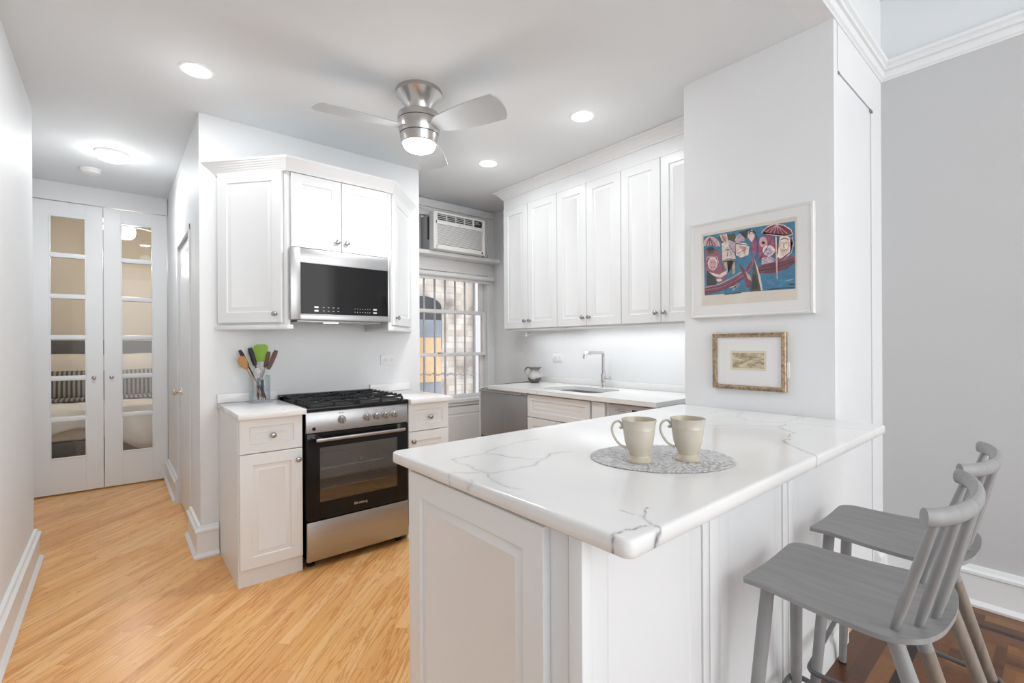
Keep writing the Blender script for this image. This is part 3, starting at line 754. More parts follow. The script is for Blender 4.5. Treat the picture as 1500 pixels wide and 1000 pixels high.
# control panel
mb = MB(); mb.prism([(0, 0), (.05, 0), (.05, .115), (.012, .115)][::-1], 0, SX1 - SX0, .002, T=Matrix.Translation((SX0, SY, .770)) @ Matrix(((0, 0, 1, 0), (1, 0, 0, 0), (0, 1, 0, 0), (0, 0, 0, 1))))
cpn = mb.build('control_panel', STEEL, st)
for x in (1.012, 1.165, 1.224, 1.283, 1.342):
    T = Matrix.Translation((x, SY + .006, .831)) @ Matrix.Rotation(R(-90 + 5), 4, 'X')
    mb = SubMB(st, T); mb.lathe([(.024, 0), (.024, -.004), (.020, -.006), (.019, -.022), (.016, -.026), (0, -.026)][::-1], 28); mb.box(-.0035, .0035, -.019, .019, -.034, -.024, .001)
    k = mb.build('knob', STEEL, cpn)
    mb = SubMB(st, T); mb.box(-.001, .001, .004, .018, -.0352, -.033); mb.build('pointer', DARKMARK, k)
mb = MB(T=Matrix.Translation((.853, SY + .002, .792)) @ Matrix.Rotation(R(-90), 4, 'X')); mb.lathe([(.010, -.004), (.010, .002)], 20); mb.build('igniter_button', BLACK, st)
mb = SubMB(st)
for x in (1.003, 1.020): mb.box(x - .006, x + .006, SY + .0085, SY + .0105, .866, .870)
for x in (1.165, 1.224, 1.283, 1.342):
    for k in range(3): mb.box(x - .008 + .006 * k, x - .005 + .006 * k, SY + .0085, SY + .0105, .864, .8665)
mb.build('marking', DARKMARK, cpn)
# oven door
mb = MB(); wx0, wx1, wz0, wz1 = .886, 1.362, .372, .682
dy0, dy1 = SY, SY + .03
mb.box(SX0 + .003, wx0, dy0, dy1, .275, .765, .002); mb.box(wx1, SX1 - .003, dy0, dy1, .275, .765, .002)
mb.box(wx0, wx1, dy0, dy1, .275, wz0); mb.box(wx0, wx1, dy0, dy1, wz1, .765)
od = mb.build('oven_door', BGLASS, st)
mb = SubMB(st); mb.box(wx0 - .002, wx1 + .002, dy0 + .001, dy0 + .005, wz0 - .002, wz1 + .002); mb.build('window', OVENGL, od)
mb = SubMB(st); mb.box(.851, 1.396, 2.690, 2.704, .724, .743, .005)
for x in (.885, 1.362): mb.box(x - .008, x + .008, 2.70, SY + .002, .728, .740, .003)
mb.build('handle', STEEL, od)
def text_mesh(s, size, T, m, name, root, parent, ext=.0004, sx=1):
    c = bpy.data.curves.new('t', 'FONT'); c.body = s; c.size = size; c.extrude = ext; c.align_x = 'CENTER'; c.align_y = 'CENTER'; c.resolution_u = 2
    to = bpy.data.objects.new('t', c); COL.objects.link(to)
    me = bpy.data.meshes.new_from_object(to); bpy.data.objects.remove(to)
    me.transform(T @ Matrix.Rotation(R(90), 4, 'X') @ Matrix.Diagonal((sx, 1, 1, 1)))
    if root.get('_w'): me.transform(Matrix.Translation(-Vector(root['_w'])))
    me.materials.clear(); me.materials.append(m); me.name = name
    o = bpy.data.objects.new(name, me); COL.objects.link(o); o.parent = parent
    return o
text_mesh('Blomberg', .021, TR(1.123, dy0 - .0003, .323), LOGO, 'lettering', st, od)
# cavity
mb = MB(); mb.box(SX0 + .05, SX1 - .05, 3.24, 3.26, .30, .70); mb.box(SX0 + .05, SX0 + .06, SY + .035, 3.24, .30, .70); mb.box(SX1 - .06, SX1 - .05, SY + .035, 3.24, .30, .70)
mb.box(SX0 + .05, SX1 - .05, SY + .035, 3.24, .29, .30); mb.box(SX0 + .05, SX1 - .05, SY + .035, 3.24, .695, .70)
mb.build('oven_cavity', OVENIN, st)
for z in (.43, .55):
    mb = MB()
    mb.tube([(SX0 + .062, SY + .05, z), (SX1 - .062, SY + .05, z), (SX1 - .062, 3.22, z), (SX0 + .062, 3.22, z)], .004, 8, closed=True)
    for k in range(14): x = SX0 + .09 + k * .034; mb.tube([(x, SY + .05, z), (x, 3.22, z)], .0018, 6)
    mb.build('oven_rack', WIRE, st)
mb = MB(); mb.lathe([(.015, 0), (.03, -.01), (.03, -.022), (0, -.03)], 16, T=TR(1.33, 3.23, .46) @ Matrix.Rotation(R(-90), 4, 'X')); mb.build('oven_lamp', mat('oven_lamp_glass', (.8, .8, .8), .1, 1), st)
mb = MB(); mb.box(SX0 + .002, SX1 - .002, SY - .002, SY + .03, .047, .268, .003); mb.build('bottom_drawer', STEEL, st)
# cooktop
mb = MB(); mb.box(SX0 - .004, SX1 + .004, SY - .004, 3.335, .887, .914, .006); mb.box(SX0 - .002, SX1 + .002, 3.30, 3.345, .91, .942, .004); ck = mb.build('cooktop', BLACK, st)
mb = SubMB(st); mb.box(SX0 + .02, SX1 - .02, SY + .03, 3.285, .912, .9165, .002); mb.build('cooktop_tray', IRON, ck)
BUR = [(.965, 2.93, .036), (1.285, 2.93, .046), (.965, 3.16, .042), (1.285, 3.16, .034)]
for x, y, r in BUR:
    mb = SubMB(st); mb.lathe([(r + .012, .916), (r + .010, .921), (r, .924)], 28, T=TR(x, y)); b1 = mb.build('burner', STEEL, st)
    mb = SubMB(st); mb.lathe([(r, .924), (r, .929), (r - .006, .931), (0, .931)], 28, T=TR(x, y)); mb.build('burner_cap', IRON, b1)
for gx0, gx1 in ((SX0 + .025, 1.122), (1.128, SX1 - .025)):
    mb = MB(); gy0, gy1 = SY + .035, 3.285; t = .005; z0, z1 = .930, .939
    for y in (gy0, gy1): mb.box(gx0, gx1, y - t, y + t, z0, z1, .002)
    for x in (gx0, gx1): mb.box(x - t, x + t, gy0, gy1, z0, z1, .002)
    ym_ = (gy0 + gy1) / 2; mb.box(gx0, gx1, ym_ - t, ym_ + t, z0, z1, .002)
    for x, y, r in BUR:
        if not gx0 < x < gx1: continue
        for a, b in (((gx0, y), (x - .022, y)), ((x + .022, y), (gx1, y))): mb.box(a[0], b[0], y - .004, y + .004, z0, z1 + .004, .002)
        ya = gy0 if y < ym_ else ym_; yb = ym_ if y < ym_ else gy1
        mb.box(x - .004, x + .004, ya, y - .022, z0, z1 + .004, .002); mb.box(x - .004, x + .004, y + .022, yb, z0, z1 + .004, .002)
    for x in (gx0, gx1, (gx0 + gx1) / 2):
        for y in (gy0, gy1, ym_): mb.box(x - .006, x + .006, y - .006, y + .006, .9155, z0 + .001, .001)
    # short raised fingers along the outer edges
    for k in range(8):
        y = gy0 + .03 + k * (gy1 - gy0 - .06) / 7
        for x in (gx0, gx1): mb.box(x - .012, x + .012, y - .004, y + .004, z0, z1 + .008, .002)
    mb.build('grate', IRON, st)

# ------------------------------------------------------------------ upper cabinets around the microwave
UB, UT = 1.388, 2.297
ya = 2.985
ul = thing('wall_cabinet', 'white corner-angled wall cabinet left of the microwave', 'cabinet', (.64, 3.2, UB), world=True)
PA, PB = Vector((.478, YW - .003)), Vector((.782, 2.992))
mb = MB(); mb.prism([(PA.x, PA.y), (PB.x, PB.y), (.797, 2.992), (.797, YW - .003)], UB, 2.33); mb.build('carcass', CAB, ul)
ang = math.atan2(PB.y - PA.y, PB.x - PA.x); L = (PB - PA).length
T = TR(PA.x, PA.y, 0, ang) @ Matrix.Translation((0, -.021, 0))
mb = SubMB(ul, T); mb.panel(L - .045, .905, s=.062, x0=.020, z0=1.402); d = mb.build('door', CAB, ul); knob(ul, d, L - .060, 1.452, T)
mb = MB(); mb.prism([(PA.x - .018, YW - .003), (PB.x - .008, 2.968), (.808, 2.968), (.808, YW - .003)], 1.362, UB, .003); mb.build('light_rail', CAB, ul)
um = thing('wall_cabinet', 'white two-door wall cabinet directly above the microwave', 'cabinet', (1.11, 3.2, 1.87), world=True)
mb = MB(); mb.box(.7985, 1.418, ya + .008, YW - .003, 1.852, 2.33); mb.build('carcass', CAB, um)
T = TR(.801, ya - .013, 0)
for x0_, w_, kx in ((0, .296, .270), (.300, .308, .028)):
    mb = SubMB(um, T); mb.panel(w_, .440, s=.058, x0=x0_, z0=1.854); d = mb.build('door', CAB, um); knob(um, d, x0_ + kx, 1.912, T)
ur = thing('wall_cabinet', 'white corner-angled wall cabinet right of the microwave beside the window', 'cabinet', (1.6, 3.2, UB), world=True)
PC, PD = Vector((1.442, 2.992)), Vector((1.775, YW - .003))
mb = MB(); mb.prism([(1.4195, YW - .003), (1.4195, 2.992), (PC.x, PC.y), (PD.x, PD.y)], UB, 2.33); mb.build('carcass', CAB, ur)
ang = math.atan2(PD.y - PC.y, PD.x - PC.x); L2 = (PD - PC).length
T = TR(PC.x, PC.y, 0, ang) @ Matrix.Translation((0, -.021, 0))
mb = SubMB(ur, T); mb.panel(L2 - .045, .905, s=.062, x0=.022, z0=1.402); d = mb.build('door', CAB, ur); knob(ur, d, .05, 1.452, T)
mb = MB(); mb.prism([(1.412, YW - .003), (1.412, 2.968), (PC.x + .008, 2.968), (PD.x + .018, YW - .003)], 1.362, UB, .003); mb.build('light_rail', CAB, ur)
# crown over the three cabinets
def flare(lo, hi, z0, z1):
    mb = MB(); steps = 6; rings = []
    for k in range(steps + 1):
        t = k / steps; s = t * .75 + .25 * t * t
        rings.append([mb.v((a[0] + (b[0] - a[0]) * s, a[1] + (b[1] - a[1]) * s, z0 + (z1 - z0) * t)) for a, b in zip(lo, hi)])
    rings.append([mb.v((b[0], b[1], z1 + .012)) for b in hi])
    for a, b in zip(rings, rings[1:]):
        for i in range(len(a)): mb.f((a[i], a[(i + 1) % len(a)], b[(i + 1) % len(a)], b[i]))
    mb.f(rings[0][::-1]); mb.f(rings[-1]); return mb
yb_ = YW - .003
flo = flare([(.472, yb_), (.772, 2.972), (1.448, 2.972), (1.790, yb_)], [(.392, yb_), (.764, 2.935), (1.458, 2.942), (1.842, yb_)], 2.298, 2.365)
struct('trim_5', flo, CAB)

# ------------------------------------------------------------------ microwave
mw = thing('microwave', 'stainless over-the-range microwave with black glass door above the stove', 'microwave', (1.11, 3.1, 1.415), world=True)
mx0, mx1, my, mz0, mz1 = .788, 1.424, 2.953, 1.418, 1.848
mb = MB(); mb.box(.7995, 1.4175, my + .025, YW - .003, mz0, 1.849, .003); mb.build('casing', BLACK, mw)
mb = MB(); wx0, wx1, wz0, wz1 = .846, 1.402, 1.455, 1.760
mb.box(mx0, wx0, my, my + .028, mz0, mz1, .004); mb.box(wx1, mx1, my, my + .028, mz0, mz1, .004)
mb.box(wx0 - .004, wx1 + .004, my, my + .028, mz0, wz0, .003); mb.box(wx0 - .004, wx1 + .004, my, my + .028, wz1, mz1, .003)
fr_ = mb.build('door_frame', STEEL, mw)
mb = MB(); mb.box(wx0, wx1, my + .004, my + .02, wz0, wz1); gl = mb.build('door_glass', BGLASS, mw)
mb = SubMB(mw)
for z in (1.470, 1.492):
    for x in (.925, 1.30): mb.box(x, x + .024, my + .0025, my + .0045, z, z + .010)
mb.build('key_pair', LOGO, gl)
mb = SubMB(mw)
for z in (1.474, 1.495):
    for x in (.975, 1.005, 1.035, 1.065, 1.175, 1.192, 1.209, 1.226, 1.243, 1.260, 1.275): mb.box(x, x + (.010 if x < 1.1 else .004), my + .0025, my + .0045, z, z + .0035)
mb.build('key_marking', PRINTMARK, gl)
mb = MB(); mb.box(mx0 + .05, mx1 - .05, my + .05, YW - .05, mz0 - .010, mz0 + .001, .002); mb.build('vent_filter', STEEL, mw)
mb = MB(); mb.box(1.02, 1.10, my + .09, my + .13, mz0 - .0115, mz0 - .009); mb.build('task_light', LED, mw)

# ------------------------------------------------------------------ outlets
def outlet(T, label, n=2, vertical=False):
    o = thing('power_outlet', label, 'outlet', (0, 0, 0)); o.matrix_world = T
    w, h = (.118, .074)
    mb = MB(); mb.box(-w / 2, w / 2, -.005, 0, -h / 2, h / 2, .002); mb.build('cover_plate', OUTLET, o)
    for s in (-1, 1):
        mb = MB(); mb.box(s * .024 - .017, s * .024 + .017, -.0065, -.004, -.017, .017, .003); r_ = mb.build('socket', OUTLET, o)
        mb = MB()
        for q in (-1, 1): mb.box(s * .024 - .006, s * .024 + .006, -.0072, -.006, q * .007 - .0012, q * .007 + .0012)
        mb.lathe([(.0025, -.0072), (.0025, -.006)], 8, T=Matrix.Translation((s * .024 + .011, 0, 0)) @ Matrix.Translation((0, 0, 0)) @ Matrix.Rotation(R(-90), 4, 'X')); mb.build('slot', SLOT, r_)
    return o
outlet(TR(1.591, YW - .0005, 1.150), 'white double outlet on the wall right of the stove under the angled cabinet')
outlet(TR(.622, YW - .0005, 1.140), 'white double outlet on the wall partly hidden behind the utensil jar')
outlet(TR(XS - .0005, 3.013, 1.138, R(-90)), 'white double outlet on the sink wall between pitcher and faucet')
sw = thing('light_switch', 'white switch plate peeking out behind the gilt picture frame', 'light switch', (XC - .0005, .862, 1.140), R(-90))
mb = MB(); mb.box(-.036, .036, -.006, 0, -.036, .036, .002); mb.build('cover_plate', OUTLET, sw)
mb = MB(); mb.box(.010, .022, -.010, -.005, -.012, .012, .002); mb.build('rocker', OUTLET, sw)

# ------------------------------------------------------------------ sink run
XF = 2.475   # door face
RZ = R(-90)
def FT(y, x=XF): return TR(x, y, 0, RZ)    # local x -> -Y, local y -> +X
W('trim_4', [(XF + .004, XS - .002, 3.372, 3.392, 0, CT - .031)], CAB)
cs = thing('countertop', 'long white quartz countertop with the sink along the right wall', 'countertop', (2.77, 2.4, CT), world=True)
# slab with sink cut-out
sx0, sx1, sy0, sy1 = 2.57, 2.925, 2.165, 2.71
def rrect(x0, x1, y0, y1, r, n=5):
    P = []
    for cx_, cy_, a0 in ((x1 - r, y1 - r, 0), (x0 + r, y1 - r, 90), (x0 + r, y0 + r, 180), (x1 - r, y0 + r, 270)):
        for k in range(n + 1): a = R(a0 + 90 * k / n); P.append((cx_ + r * math.cos(a), cy_ + r * math.sin(a)))
    return P
def slab_hole(x0, x1, y0, y1, z0, z1, hole):
    mb = MB(); N = len(hole)
    cx_ = (hole[0][0] + hole[N // 2][0]) / 2; cy_ = (min(p[1] for p in hole) + max(p[1] for p in hole)) / 2
    hx = [p[0] for p in hole]; hcx = (min(hx) + max(hx)) / 2
    outer = []
    for (x, y) in hole:
        dx, dy = x - hcx, y - cy_
        tx = ((x1 - hcx) / dx if dx > 0 else (x0 - hcx) / dx) if abs(dx) > 1e-6 else 1e9
        ty = ((y1 - cy_) / dy if dy > 0 else (y0 - cy_) / dy) if abs(dy) > 1e-6 else 1e9
        t = min(tx, ty); outer.append((hcx + dx * t, cy_ + dy * t))
    # add true corners
    seq = []
    for i in range(N):
        seq.append((hole[i], outer[i]))
    def ring(P, z): return [mb.v((x, y, z)) for x, y in P]
    ht, hb = ring(hole, z1), ring(hole, z0); ot, ob_ = ring(outer, z1), ring(outer, z0)
    for i in range(N):
        j = (i + 1) % N
        a, b = outer[i], outer[j]
        mb.f((ht[i], ht[j], ot[j], ot[i])); mb.f((hb[j], hb[i], ob_[i], ob_[j])); mb.f((ht[j], ht[i], hb[i], hb[j]))
        if abs(a[0] - b[0]) > 1e-5 and abs(a[1] - b[1]) > 1e-5:
            c = (a[0] if (abs(a[0] - x0) < 1e-5 or abs(a[0] - x1) < 1e-5) else b[0], a[1] if (abs(a[1] - y0) < 1e-5 or abs(a[1] - y1) < 1e-5) else b[1])
            ct_, cb_ = mb.v((*c, z1)), mb.v((*c, z0))
            mb.f((ot[i], ot[j], ct_)); mb.f((ob_[j], ob_[i], cb_)); mb.f((ot[i], ct_, cb_, ob_[i])); mb.f((ct_, ot[j], ob_[j], cb_))
        else: mb.f((ot[i], ot[j], ob_[j], ob_[i]))
    return mb
hole = rrect(sx0, sx1, sy0, sy1, .07)
slab_hole(2.442, XS - .002, 1.350, 3.402, CT - .03, CT, hole).build('slab', QUARTZ, cs)
mb = MB(); mb.box(XS - .018, XS - .002, 1.350, 3.402, CT + .0005, CT + .050, .002); mb.build('backsplash', QUARTZ, cs)
sk = thing('kitchen_sink', 'undermount stainless steel sink set in the long countertop', 'sink', (2.75, 2.44, .72), world=True)
mb = MB(); rings = []
for (ins, z) in ((-.012, CT - .031), (-.004, CT - .031), (-.003, CT - .06), (.006, .74), (.03, .715), (.10, .71)):
    rings.append([mb.v((x, y, z)) for x, y in rrect(sx0 + ins, sx1 - ins, sy0 + ins, sy1 - ins, max(.07 - ins * .3, .03))])
for a, b in zip(rings, rings[1:]):
    for i in range(len(a)): mb.f((a[i], a[(i + 1) % len(a)], b[(i + 1) % len(a)], b[i]))
mb.f(rings[-1]); mb.build('basin', STEEL, sk)
mb = MB(); mb.lathe([(.038, .713), (.036, .716), (.02, .714), (0, .712)], 20, T=TR(2.75, 2.44)); mb.build('drain', CHROME, sk)
# faucet
fa = thing('kitchen_faucet', 'chrome faucet with squared spout standing behind the sink', 'faucet', (3.0, 2.415, CT + .0004))
mb = MB(); mb.lathe([(.024, 0), (.024, .004), (.019, .006), (.0195, .10), (.018, .112), (.013, .114), (.013, .24)], 24); mb.build('column', CHROME, fa)
pth = [(0, 0, .235), (0, 0, .262), (-.003, 0, .272), (-.010, 0, .279), (-.02, 0, .281), (-.06, 0, .281), (-.20, 0, .279)]
mb = MB(); mb.tube(pth, .0125, 16, upv=(0, 1, 0)); mb.build('spout', CHROME, fa)
mb = MB(); mb.tube([(-.195, 0, .279), (-.215, 0, .276), (-.224, 0, .264), (-.226, 0, .236)], [.0135, .015, .0155, .015], 16, upv=(0, 1, 0)); mb.tube([(-.160, 0, .268), (-.160, 0, .262)], .006, 8); mb.build('spray_head', CHROME, fa)
mb = MB(); mb.tube([(0, -.015, .075), (0, -.062, .077)], .0115, 16); mb.tube([(0, -.062, .077), (0, -.070, .077)], .014, 16); mb.tube([(.0, -.066, .080), (-.03, -.070, .088)], .005, 10); mb.build('handle', CHROME, fa)
# under-counter appliance with steel front
uc = thing('dishwasher', 'stainless steel front appliance with bar handle at the window end of the sink counter', 'dishwasher', (2.77, 3.06, 0), world=True)
mb = MB(); mb.box(XF + .03, XS - .004, 2.757, 3.364, .10, CT - .032); mb.box(XF + .06, XS - .05, 2.76, 3.36, .0, .10); mb.build('casing', PLASTG, uc)
mb = MB(); mb.box(XF, XF + .028, 2.757, 3.364, .465, .878, .002); mb.box(XF, XF + .028, 2.757, 3.364, .12, .455, .002); mb.build('front', STEELV, uc)
mb = MB(); mb.tube([(XF - .032, 3.335, .862), (XF - .032, 2.785, .862)], .0075, 12)
for y in (3.30, 2.82): mb.tube([(XF - .032, y, .862), (XF + .001, y, .862)], .006, 10)
mb.build('handle', STEEL, uc)
sb = thing('base_cabinet', 'white sink base cabinet with a false drawer front over two doors', 'cabinet', (2.77, 2.43, 0), world=True)
mb = MB(); mb.box(XF + .021, XF + .04, 2.108, 2.752, .10, CT - .031); mb.box(XF + .04, XS - .004, 2.108, 2.124, .10, CT - .031); mb.box(XF + .04, XS - .004, 2.736, 2.752, .10, CT - .031); mb.box(XF + .06, XS - .004, 2.108, 2.752, 0, .10); mb.build('carcass', CAB, sb)
T = FT(2.750)
mb = SubMB(sb, T); mb.panel(.636, .172, s=.042, z0=.698); mb.build('drawer_front', CAB, sb)
for x0_, kx in ((0, .285), (.320, .03)):
    mb = SubMB(sb, T); mb.panel(.316, .585, s=.058, x0=x0_, z0=.107); d = mb.build('door', CAB, sb); knob(sb, d, x0_ + kx, .62, T)
nb = thing('base_cabinet', 'very narrow white pull-out cabinet between sink cabinet and white dishwasher', 'cabinet', (2.77, 2.03, 0), world=True)
mb = MB(); mb.box(XF + .021, XS - .004, 1.955, 2.104, 0, CT - .031); mb.build('carcass', CAB, nb)
mb = SubMB(nb, T); mb.box(XF, XF + .019, 1.985, 2.095, .107, .872, .002, T=I4); mb.build('door', CAB, nb)
dw2 = thing('dishwasher', 'white dishwasher with a marked control strip beside the column', 'dishwasher', (2.77, 1.65, 0), world=True)
mb = MB(); mb.box(XF + .03, XS - .004, 1.355, 1.950, .08, CT - .032); mb.box(XF + .06, XS - .05, 1.36, 1.95, 0, .08); mb.build('casing', PLASTG, dw2)
mb = MB(); mb.box(XF - .003, XF + .028, 1.355, 1.950, .12, .760, .004); mb.build('door', PLAST, dw2)
mb = MB(); mb.box(XF - .002, XF + .028, 1.355, 1.950, .764, .874, .004); cpn = mb.build('control_strip', mat('control_grey', (.55, .55, .55), .4), dw2)
mb = SubMB(dw2, FT(1.948, XF - .002))
for x in (.050, .058): mb.box(x, x + .003, -.001, .001, .832, .840)
mb.tube([(.082 + .010 * math.cos(a), -.0005, .836 + .010 * math.sin(a)) for a in [2 * math.pi * k / 14 for k in range(14)]], .0016, 6, closed=True)
for x in (.100, .112, .124): mb.box(x, x + .008, -.001, .001, .830, .834); mb.box(x + .002, x + .006, -.001, .001, .842, .848)
for x in (.138, .152): mb.box(x, x + .010, -.001, .001, .844, .8465)
mb.build('marking', DARKMARK, cpn)
mb = SubMB(dw2, FT(1.948, XF - .002)); mb.box(.182, .232, -.001, .001, .838, .848); mb.build('display', BGLASS, cpn)

# upper cabinets over the sink
XU = 2.742
ys = [3.364, 3.035, 2.679, 2.368, 2.046, 1.729, 1.405]
labs = ['white two-door wall cabinet over the sink run, nearest the window', 'white two-door wall cabinet over the sink run, the middle one above the faucet', 'white two-door wall cabinet over the sink run, nearest the picture column']
for i in range(3):
    a, m_, b = ys[2 * i], ys[2 * i + 1], ys[2 * i + 2]
    c = thing('wall_cabinet', labs[i], 'cabinet', (2.91, (a + b) / 2, 1.40), group=None, world=True)
    mb = MB(); mb.box(XU + .021, XS - .003, b + .001 - (.055 if i == 2 else 0), a - .001, 1.402, 2.53); mb.build('carcass', CAB, c)
    mb = MB(); mb.box(XU + .024, XU + .040, b + .002, a - .002, 1.3835, 1.4015, .001); mb.build('light_rail', CAB, c)
    T = FT(a - .002, XU)
    for (p, q, side) in ((a, m_, 1), (m_, b, 0)):
        w_ = p - q - .004; x0_ = a - p
        mb = SubMB(c, T); mb.panel(w_, 1.085, s=.060, x0=x0_, z0=1.405); d = mb.build('door', CAB, c)
        knob(c, d, x0_ + (w_ - .030 if side else .030), 1.468, T)
# frieze and crown up to the ceiling
fz = MB(); fz.box(XU + .004, XS - .003, 1.352, 3.362, 2.53, ZC - .002)
fz.box(XU + .004, XU + .0205, 1.352, 3.362, 2.492, 2.53)
struct('trim_7', fz, CAB)
prof = [(0, 2.590), (.006, 2.590), (.010, 2.600), (.030, 2.625), (.055, 2.648), (.070, 2.652), (.074, 2.656), (.074, ZC - .001), (0, ZC - .001)]
cm = sweep('c', [(XS - .004, 3.366), (XU + .003, 3.366), (XU + .003, 1.352)][::-1], [(-a, z) for a, z in prof])
struct('trim_6', cm, CAB)
ucl = thing('under_cabinet_light', 'slim white light strip with its cord under the wall cabinet nearest the window', 'light fixture', (2.95, 3.1, 1.39), world=True)
mb = MB(); mb.box(2.90, 2.96, 2.72, 3.33, 1.385, 1.401, .003); mb.build('housing', PLAST, ucl)
mb = MB(); mb.tube(smooth_path([(2.85, 3.30, 1.392), (2.83, 3.22, 1.375), (2.83, 3.17, 1.352), (2.84, 3.12, 1.350), (2.86, 3.05, 1.372), (2.90, 2.95, 1.385)]), .004, 8); mb.lathe([(.012, 1.335), (.014, 1.34), (.014, 1.36), (.008, 1.37)], 12, T=TR(2.835, 3.165)); mb.build('cord', PLAST, ucl)
mb = MB(); mb.box(2.96, 3.0, 1.42, 2.66, 1.3945, 1.401, .002); tag(mb.build('under_cabinet_light', LEDU), 'long glowing light strip under the wall cabinets over the faucet', 'light fixture')

# pitcher
pt = thing('ceramic_pitcher', 'small grey and brown stoneware pitcher on the sink counter', 'pitcher', (2.90, 3.120, CT + .0005), R(130)); pt.scale = (1.14, 1.14, 1.10)
def stoneware():
    m = mat('stoneware_glaze', (.3, .3, .28), .3); n, l, b = nt(m)
    tc = n.new('ShaderNodeTexCoord'); sp = n.new('ShaderNodeSeparateXYZ'); l.new(tc.outputs['Object'], sp.inputs[0])
    no = n.new('ShaderNodeTexNoise'); no.inputs['Scale'].default_value = 22; no.inputs['Detail'].default_value = 3; l.new(tc.outputs['Object'], no.inputs[0])
    ma = n.new('ShaderNodeMath'); ma.operation = 'MULTIPLY_ADD'; ma.inputs[1].default_value = .05; l.new(no.outputs['Fac'], ma.inputs[0]); l.new(sp.outputs[2], ma.inputs[2])
    cr_ = n.new('ShaderNodeValToRGB'); cr_.color_ramp.interpolation = 'EASE'; e = cr_.color_ramp.elements
    e[0].position = .060; e[0].color = (.09, .085, .085, 1); e[1].position = .075; e[1].color = (.50, .49, .46, 1)
    q = e.new(.115); q.color = (.40, .39, .37, 1); q = e.new(.135); q.color = (.16, .15, .14, 1)
    l.new(ma.outputs[0], cr_.inputs[0]); l.new(cr_.outputs[0], b.inputs['Base Color']); return m
STONE = stoneware()
mb = MB(); mb.lathe([(.030, 0), (.034, .003), (.048, .022), (.056, .045), (.055, .060), (.044, .085), (.034, .105), (.033, .112), (.038, .128), (.035, .128), (.030, .112), (.031, .105), (.041, .085), (.052, .058), (.045, .02), (0, .008)], 32)
for v in mb.bm.verts:
    if v.co.z > .105 and v.co.x < -.02: v.co.x -= (v.co.z - .105) * .9
mb.build('body', STONE, pt)
mb = MB(); mb.tube(smooth_path([(.034, 0, .122), (.055, 0, .128), (.072, 0, .112), (.075, 0, .090), (.062, 0, .068), (.050, 0, .062)]), .0055, 10, ry=.0075, upv=(0, 1, 0)); mb.build('handle', STONE, pt)

# ------------------------------------------------------------------ peninsula
PT, PBZ = .934, .900
px0, px1, py0, py1 = .655, 2.368, .473, 1.368
VEINS = [
    (0.0022, 0.38, [(0.736, 1.145), (0.851, 1.148), (0.887, 1.167), (1.009, 1.201), (1.122, 1.195)]),
    (0.0026, 0.42, [(0.851, 1.148), (0.894, 1.052), (0.913, 0.998), (0.943, 0.981), (0.991, 1.000), (1.012, 1.015), (1.072, 0.988)]),
    (0.0028, 0.4, [(0.643, 1.036), (0.693, 1.010), (0.733, 0.964), (0.795, 0.947), (0.870, 0.951), (0.938, 0.976)]),
    (0.0024, 0.36, [(0.736, 1.145), (0.734, 1.070), (0.726, 1.006), (0.729, 0.960), (0.699, 0.887), (0.697, 0.815)]),
    (0.005, 0.5, [(0.638, 1.155), (0.628, 1.104), (0.631, 1.076)]),
    (0.0018, 0.8, [(0.645, 1.041), (0.607, 0.968)]),
    (0.0016, 0.5, [(0.661, 0.952), (0.632, 0.891)]),
    (0.0013, 0.9, [(0.647, 0.505), (0.662, 0.515), (0.697, 0.506), (0.744, 0.487), (0.744, 0.470)]),
    (0.0015, 1, [(0.744, 0.470), (0.754, 0.498), (0.771, 0.531), (0.805, 0.545), (0.820, 0.543)]),
    (0.0011, 0.4, [(0.764, 0.574), (0.771, 0.531)]),
    (0.0014, 1, [(0.647, 0.505), (0.634, 0.473)]),
    (0.0014, 1, [(0.744, 0.470), (0.738, 0.459)]),
    (0.0014, 0.9, [(0.707, 0.459), (0.743, 0.469)]),
    (0.0022, 0.32, [(2.102, 1.090), (2.298, 1.104), (2.302, 1.002), (2.139, 0.969), (2.067, 0.993)]),
    (0.0022, 0.34, [(2.139, 0.969), (2.077, 0.904), (2.097, 0.774), (2.344, 0.759)]),
    (0.0018, 0.5, [(1.827, 0.948), (1.941, 0.845), (1.985, 0.740), (2.095, 0.741), (2.146, 0.695), (2.153, 0.571), (2.190, 0.465)]),
    (0.002, 0.62, [(1.991, 0.735), (1.907, 0.660), (1.706, 0.610), (1.632, 0.547), (1.546, 0.457), (1.560, 0.445)]),
    (0.006, 0.45, [(1.717, 0.614), (1.686, 0.597)])]
